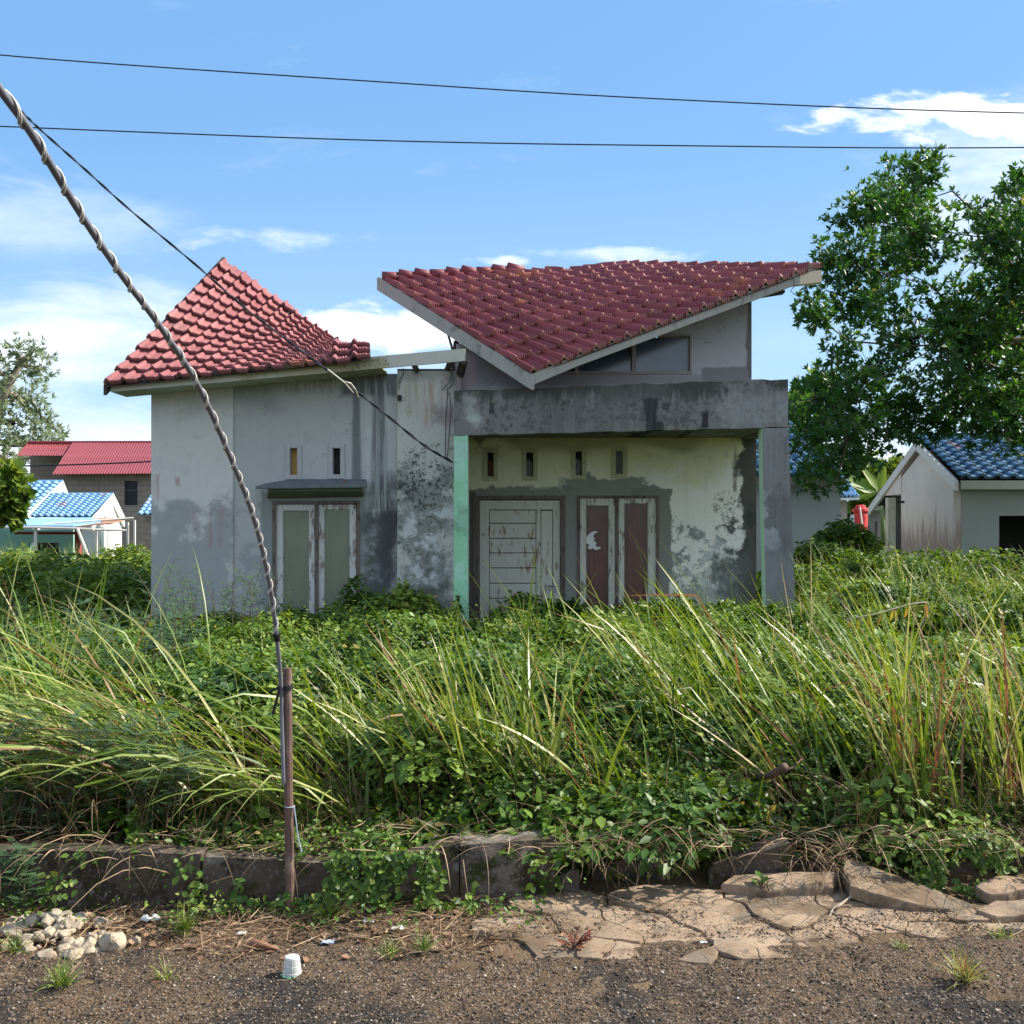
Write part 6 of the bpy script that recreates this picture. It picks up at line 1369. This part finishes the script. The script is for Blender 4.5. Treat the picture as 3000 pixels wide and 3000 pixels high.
# small far blue house
HS = thing('small_blue_roofed_house', 'small blue tiled house corner with pale wall left of the red tank', 'house', tuple(PZ(2470, 0, 24)))
b = MB(); b.box(X_(2380, 24), X_(2482, 24), 24, 24.15, -.3, Z_(1462, 24)); b.build('wall', plaster('pale_wall', (.52, .45, .38), 24, [], mold=.2), HS)
simple_roof('roof', P(2380, 1458, 23.6), P(2518, 1456, 23.6), P(2380, 1385, 25.6), P(2462, 1385, 25.6), 12, 6, M['tile_light_blue'], HS)
board(HS, P(2380, 1460, 23.58), P(2518, 1458, 23.58), .05, -.03, white)
# red tank
Yt = 24; q = P(2521, 1568, Yt); t = thing('water_tank', 'red plastic water tank with ribbed lid on a dark stand between the right houses', 'water tank', (q.x, q.y, -.2))
b = MB(); R0 = .155; H0 = 90 / F * Yt; k_ = H0 / .7
b.lathe([(R0, 0), (R0 * 1.02, .02), (R0 * .99, .03), (R0 * 1.02, .12 * k_), (R0 * .99, .14 * k_), (R0 * 1.0, .26 * k_), (R0 * .97, .28 * k_), (R0 * 1.0, .4 * k_), (R0 * .98, .46 * k_), (R0 * .9, .5 * k_), (R0 * .9, .52 * k_)], (q.x, q.y, q.z), 20); b.build('tank_body', flat('red_plastic', (.62, .055, .05), .5, .15, 6), t, smooth=True)
b = MB(); b.lathe([(R0 * 1.12, .525 * k_), (R0 * 1.18, .55 * k_), (R0 * 1.12, .6 * k_), (R0 * .75, .63 * k_), (R0 * .72, .665 * k_), (R0 * .45, .69 * k_)], (q.x, q.y, q.z), 14); b.build('tank_lid', flat('red_plastic_lid', (.60, .05, .05), .5, .15, 6), t)
b = MB(); b.box(q.x - .25, q.x + .3, q.y - .2, q.y + .2, q.z - .06, q.z - .004)
for sx in (-.2, .22): b.box(q.x + sx, q.x + sx + .06, q.y - .1, q.y - .04, -.2, q.z - .061)
b.build('stand', M['dark_wood'], t)
b = MB(); b.tube([P(2519, 1484, Yt - .25), P(2527, 1540, Yt - .25), P(2529, 1585, Yt - .25)], .018, 6); b.build('down_pipe', white, t)
t2 = thing('white_post', 'thin white and black concrete post just left of the red tank', 'post', tuple(PZ(2501, -.1, 23.4))); b = MB(); b.box(X_(2495, 23.4), X_(2503, 23.4), 23.4, 23.5, -.2, Z_(1508, 23.4)); b.build('post', plaster('white_post_paint', (.66, .68, .70), 23.4, [], streak=.6, mold=.5), t2)
t3 = thing('grey_shed', 'small grey plaster shed with a narrow opening right of the red tank', 'shed', tuple(PZ(2560, 0, 27)))
wall('wall', flat('shed_wall', (.26, .23, .21), .9), X_(2548, 27), X_(2580, 27), 27, 27.15, -.3, Z_(1500, 27), [(X_(2563, 27), X_(2570, 27), Z_(1585, 27), Z_(1528, 27))], parent=t3)
b = MB(); b.prism([P(2540, 1502, 26.6), P(2585, 1490, 26.6), P(2585, 1494, 27.4), P(2540, 1506, 27.4)], (0, 0, .04)); b.build('roof', flat('tin_roof', (.35, .34, .33), .6), t3)

# left: brick building
YBk = 42.0
def brick_fn(q, b):
    p = q.pos(); x, y, z = q.xyz(p); bt = q.new('ShaderNodeTexBrick'); bt.inputs['Scale'].default_value = 1.0; bt.inputs['Mortar Size'].default_value = .02
    bt.inputs['Brick Width'].default_value = .42; bt.inputs['Row Height'].default_value = .21; q.put(bt.inputs['Vector'], q.cxyz(q.m('ADD', x, y), z, 0.0))
    bt.inputs['Color1'].default_value = (.25, .205, .18, 1); bt.inputs['Color2'].default_value = (.31, .26, .23, 1); bt.inputs['Mortar'].default_value = (.20, .175, .16, 1)
    return q.mix(q.m('MULTIPLY', q.noise(p, .8, 5), .5), bt.outputs[0], (.20, .17, .15))
bm_ = mat('grey_block_wall', brick_fn, .9, .1)
HB = thing('block_building', 'grey concrete block building with red corrugated roof at the left', 'building', tuple(PZ(260, 0, YBk)))
wx0_, wx1_, wz0_, wz1_ = X_(364, YBk), X_(403, YBk), Z_(1480, YBk), Z_(1409, YBk)
wall('wall', bm_, X_(188, YBk), X_(620, YBk), YBk, YBk + .2, -.5, Z_(1380, YBk), [(wx0_, wx1_, wz0_, wz1_)], parent=HB)
b = MB(); b.box(X_(88, YBk + 5), X_(200, YBk + 5), YBk + 5, YBk + 5.2, -.5, Z_(1325, YBk + 5)); b.build('rear_wall', bm_, HB)
b = MB(); b.box(wx0_, wx1_, YBk + .12, YBk + .15, wz0_, wz1_); wnd = b.build('window', flat('dark_opening', (.02, .022, .03), .5), HB)
b = MB(); b.box(wx0_ + .002, wx1_ - .002, YBk + .08, YBk + .11, (wz0_ + wz1_) / 2 + .1, (wz0_ + wz1_) / 2 + .13); b.build('window_bar', flat('grey_bar', (.12, .12, .14), .6), wnd)
b = MB(); b.box(X_(285, YBk), X_(290, YBk), YBk - .03, YBk - .002, Z_(1480, YBk), Z_(1390, YBk)); b.build('pilaster', flat('concrete_strip', (.24, .20, .18), .9), HB)
def corrugated(name, a, b_, c, d, m_, parent, pitch=.11, amp=.022):
    a, b_, c, d = map(Vector, (a, b_, c, d)); n = int((b_ - a).length / pitch * 4); V_ = []; F_ = []
    for j in range(9):
        for i in range(n + 1):
            t = i / n; p = a.lerp(b_, t).lerp(c.lerp(d, t), j / 8); V_.append(p + Vector((0, 0, amp * math.sin(i * PI / 2) + (.03 if j in (4,) else 0))))
    for j in range(8):
        for i in range(n): k = j * (n + 1) + i; F_.append((k, k + 1, k + n + 2, k + n + 1))
    mb = MB(); mb.add(V_, F_); return mb.build(name, m_, parent)
redtin = flat('red_corrugated_sheet', (.21, .042, .048), .5, .12, 2); 
Yr = YBk - .6
corrugated('roof', P(152, 1389, Yr), P(620, 1386, Yr), P(212, 1297, Yr + 5), P(640, 1297, Yr + 5), redtin, HB)
corrugated('roof', P(48, 1334, Yr + 3.2), P(198, 1335, Yr + 3.2), P(82, 1297, Yr + 5.5), P(214, 1297, Yr + 5.5), redtin, HB)
b = MB(); b.tube([P(82, 1296, Yr + 5.3), P(640, 1295, Yr + 5.1)], .07, 6); b.build('ridge_cap', redtin, HB)
# left: pale blue roofed houses
def gable_house(label, ridge, eave, gl, Y, wallm):
    """ridge: (px0,px1,py); eave: (px0,px1,py); gl: (left low px,py),(right low px,py)"""
    t = thing('pale_blue_roofed_house', label, 'house', tuple(PZ(ridge[1], 0, Y)))
    dY = 2.2; a, b_ = P(eave[0], eave[2], Y), P(eave[1], eave[2], Y); c, d = P(ridge[0], ridge[2], Y + dY), P(ridge[1], ridge[2], Y + dY)
    nu = max(6, int((b_ - a).length / .18)); simple_roof('roof', a, b_, c, d, nu, 11, M['tile_light_blue'], t, step=.05)
    b = MB(); b.tube([c, d], .07, 6); b.build('ridge_cap', M['tile_light_blue'], t)
    r = P(ridge[1] + 2, ridge[2] - 1, Y + dY - .1); l_, r_ = P(*gl[0], Y - .05), P(*gl[1], Y + dY + .9)
    board(t, r, l_, .32, .06, white, 'gable_board'); board(t, r_, r, .32, .06, white, 'gable_board')
    b = MB(); b.prism([tuple(r + Vector((-.05, .05, -.3))), tuple(l_ + Vector((.3, .1, -.2))), (l_.x + .3, l_.y + .1, -.4), (r_.x - .1, r_.y, -.4), tuple(r_ + Vector((-.1, 0, -.2)))], (-.12, .1, 0)); b.build('gable_wall', white, t)
    b = MB(); b.box(a.x + .1, l_.x + .3, Y + .5, Y + .6, -.4, a.z - .05); b.build('front_wall', wallm, t)
    return t
green = flat('mint_wall', (.26, .47, .40), .9, .1, 1.5)
gable_house('pale blue roofed house at the left edge, roof higher than its white gabled neighbour', (-200, 184, 1411), (-200, 75, 1516), ((70, 1516), (198, 1440)), 33, green)
hb = gable_house('pale blue roofed house with bright white gable, the lower one left of the abandoned house', (150, 332, 1449), (88, 268, 1515), ((270, 1522), (366, 1514)), 30, white)
hc = thing('pale_blue_roofed_house', 'sliver of pale blue tiled roof touching the edge of the abandoned house', 'house', tuple(PZ(470, 0, 36)))
simple_roof('roof', P(403, 1508, 35), P(640, 1508, 35), P(442, 1452, 37), P(660, 1452, 37), 14, 6, M['tile_light_blue'], hc)
b = MB(); b.box(X_(412, 35.6), X_(640, 35.6), 35.6, 35.8, -.5, Z_(1512, 35.6)); b.build('wall', bm_, hc)
# carport frame
tq = thing('lean_to', 'sagging blue and rusty sheet lean-to on thin pale posts before the pale blue roofs', 'lean-to', tuple(PZ(180, 0, 26))); Yq = 26
b = MB(); b.prism([P(-100, 1541, Yq), P(215, 1543, Yq), P(300, 1530, Yq + .8), P(270, 1519, Yq + 2.8), P(-100, 1521, Yq + 2.8)], (0, 0, .03)); b.build('roof_sheet', flat('blue_sheet', (.24, .42, .66), .5, .3, 1.5), tq)
b = MB(); b.prism([P(222, 1545, Yq + .1), P(330, 1535, Yq + .3), P(375, 1522, Yq + 2), P(290, 1519, Yq + 2.5)], (0, 0, .03)); b.build('rusty_sheet', flat('rust_sheet', (.42, .22, .14), .8, .45, 2), tq)
b = MB(); b.tube([P(-100, 1544, Yq - .05), P(110, 1545, Yq - .05), P(225, 1548, Yq - .05), P(275, 1551, Yq - .05)], .035, 6)
for k in range(5): b.tube([P(130 + k * 35, 1536 - k * 3, Yq + .4 + k * .3), P(392, 1517 + k * 1.5, Yq + 1 + k * .2)], .022, 5)
b.tube([P(275, 1551, Yq), P(372, 1554, Yq + .1)], .035, 6); b.build('rail', flat('pale_rail', (.60, .56, .52), .7), tq)
for (a_, c_, t_, w_) in ((103, 1548, 1660, 4), (281, 1553, 1640, 2.6), (373, 1530, 1640, 2.4), (393, 1524, 1650, 2.6)):
    b = MB(); b.box(X_(a_ - w_, Yq), X_(a_ + w_, Yq), Yq, Yq + .06, -.3, Z_(c_, Yq)); b.build('post', flat('pale_post', (.55, .52, .48), .8, .1, 3), tq)
b = MB(); b.tube([P(227, 1550, Yq - .2), P(262, 1640, Yq - .5)], .04, 6); b.build('brace', flat('pale_plank', (.66, .60, .48), .8), tq)
b = MB(); b.box(X_(218, Yq + 2), X_(232, Yq + 2), Yq + 2, Yq + 2.15, -.3, Z_(1550, Yq + 2)); b.box(X_(42, Yq + 2), X_(216, Yq + 2), Yq + 2, Yq + 2.1, Z_(1566, Yq + 2), Z_(1558, Yq + 2)); b.build('red_frame', flat('red_paint', (.36, .05, .05), .6), tq)
tw = thing('mint_house_front', 'mint green house front with dark doorway under the lean-to', 'house', tuple(PZ(60, 0, 30.2))); Yw = 29.2
wall('wall', green, X_(-150, Yw), X_(215, Yw), Yw, Yw + .15, -.5, Z_(1552, Yw), [(X_(84, Yw), X_(172, Yw), -.3, Z_(1590, Yw))], parent=tw)
b = MB(); b.box(X_(80, Yw), X_(176, Yw), Yw + .4, Yw + .45, -.5, 1.3); b.build('doorway', M['vent_dark'], tw)
b = MB(); b.tube(catmull([P(-200, 1366, 24), P(0, 1366, 24), P(200, 1362, 24), P(445, 1352, 24), P(700, 1335, 24)], 5), .02, 6); o = b.build('power_line', M['wire']); tag(o, 'thin dark wire running across the red corrugated roof', 'power line')

# ------------------------------------------------------------------ distant woods around the plot
n = 16000; aa = RNG.uniform(-1.25, 1.25, n); rr_ = RNG.uniform(85, 110, n); xx = np.sin(aa) * rr_; yy = np.cos(aa) * rr_; top = 2.3 + fbm(aa * 9, aa * 0, 3) * 2.2 + (np.abs(aa) > .52) * 2.5
zz = top * r3(n) ** .6; az = r3(n) * 6.28; L = .5 + .6 * r3(n); d = np.stack([np.cos(az), np.sin(az), RNG.normal(0, .4, n)], -1); nn = np.stack([RNG.normal(0, .5, n), RNG.normal(-.3, .5, n), np.full(n, .7)], -1)
o = veg('distant_woods', [leaves(np.stack([xx, yy, zz], -1), L, L * .4, d, nn, np.clip(RNG.normal(.4, .2, n), 0, .95), .2, .1)], M['far_tree']); tag(o, 'low line of distant trees on the horizon behind the neighbouring houses', 'woods', kind='stuff')
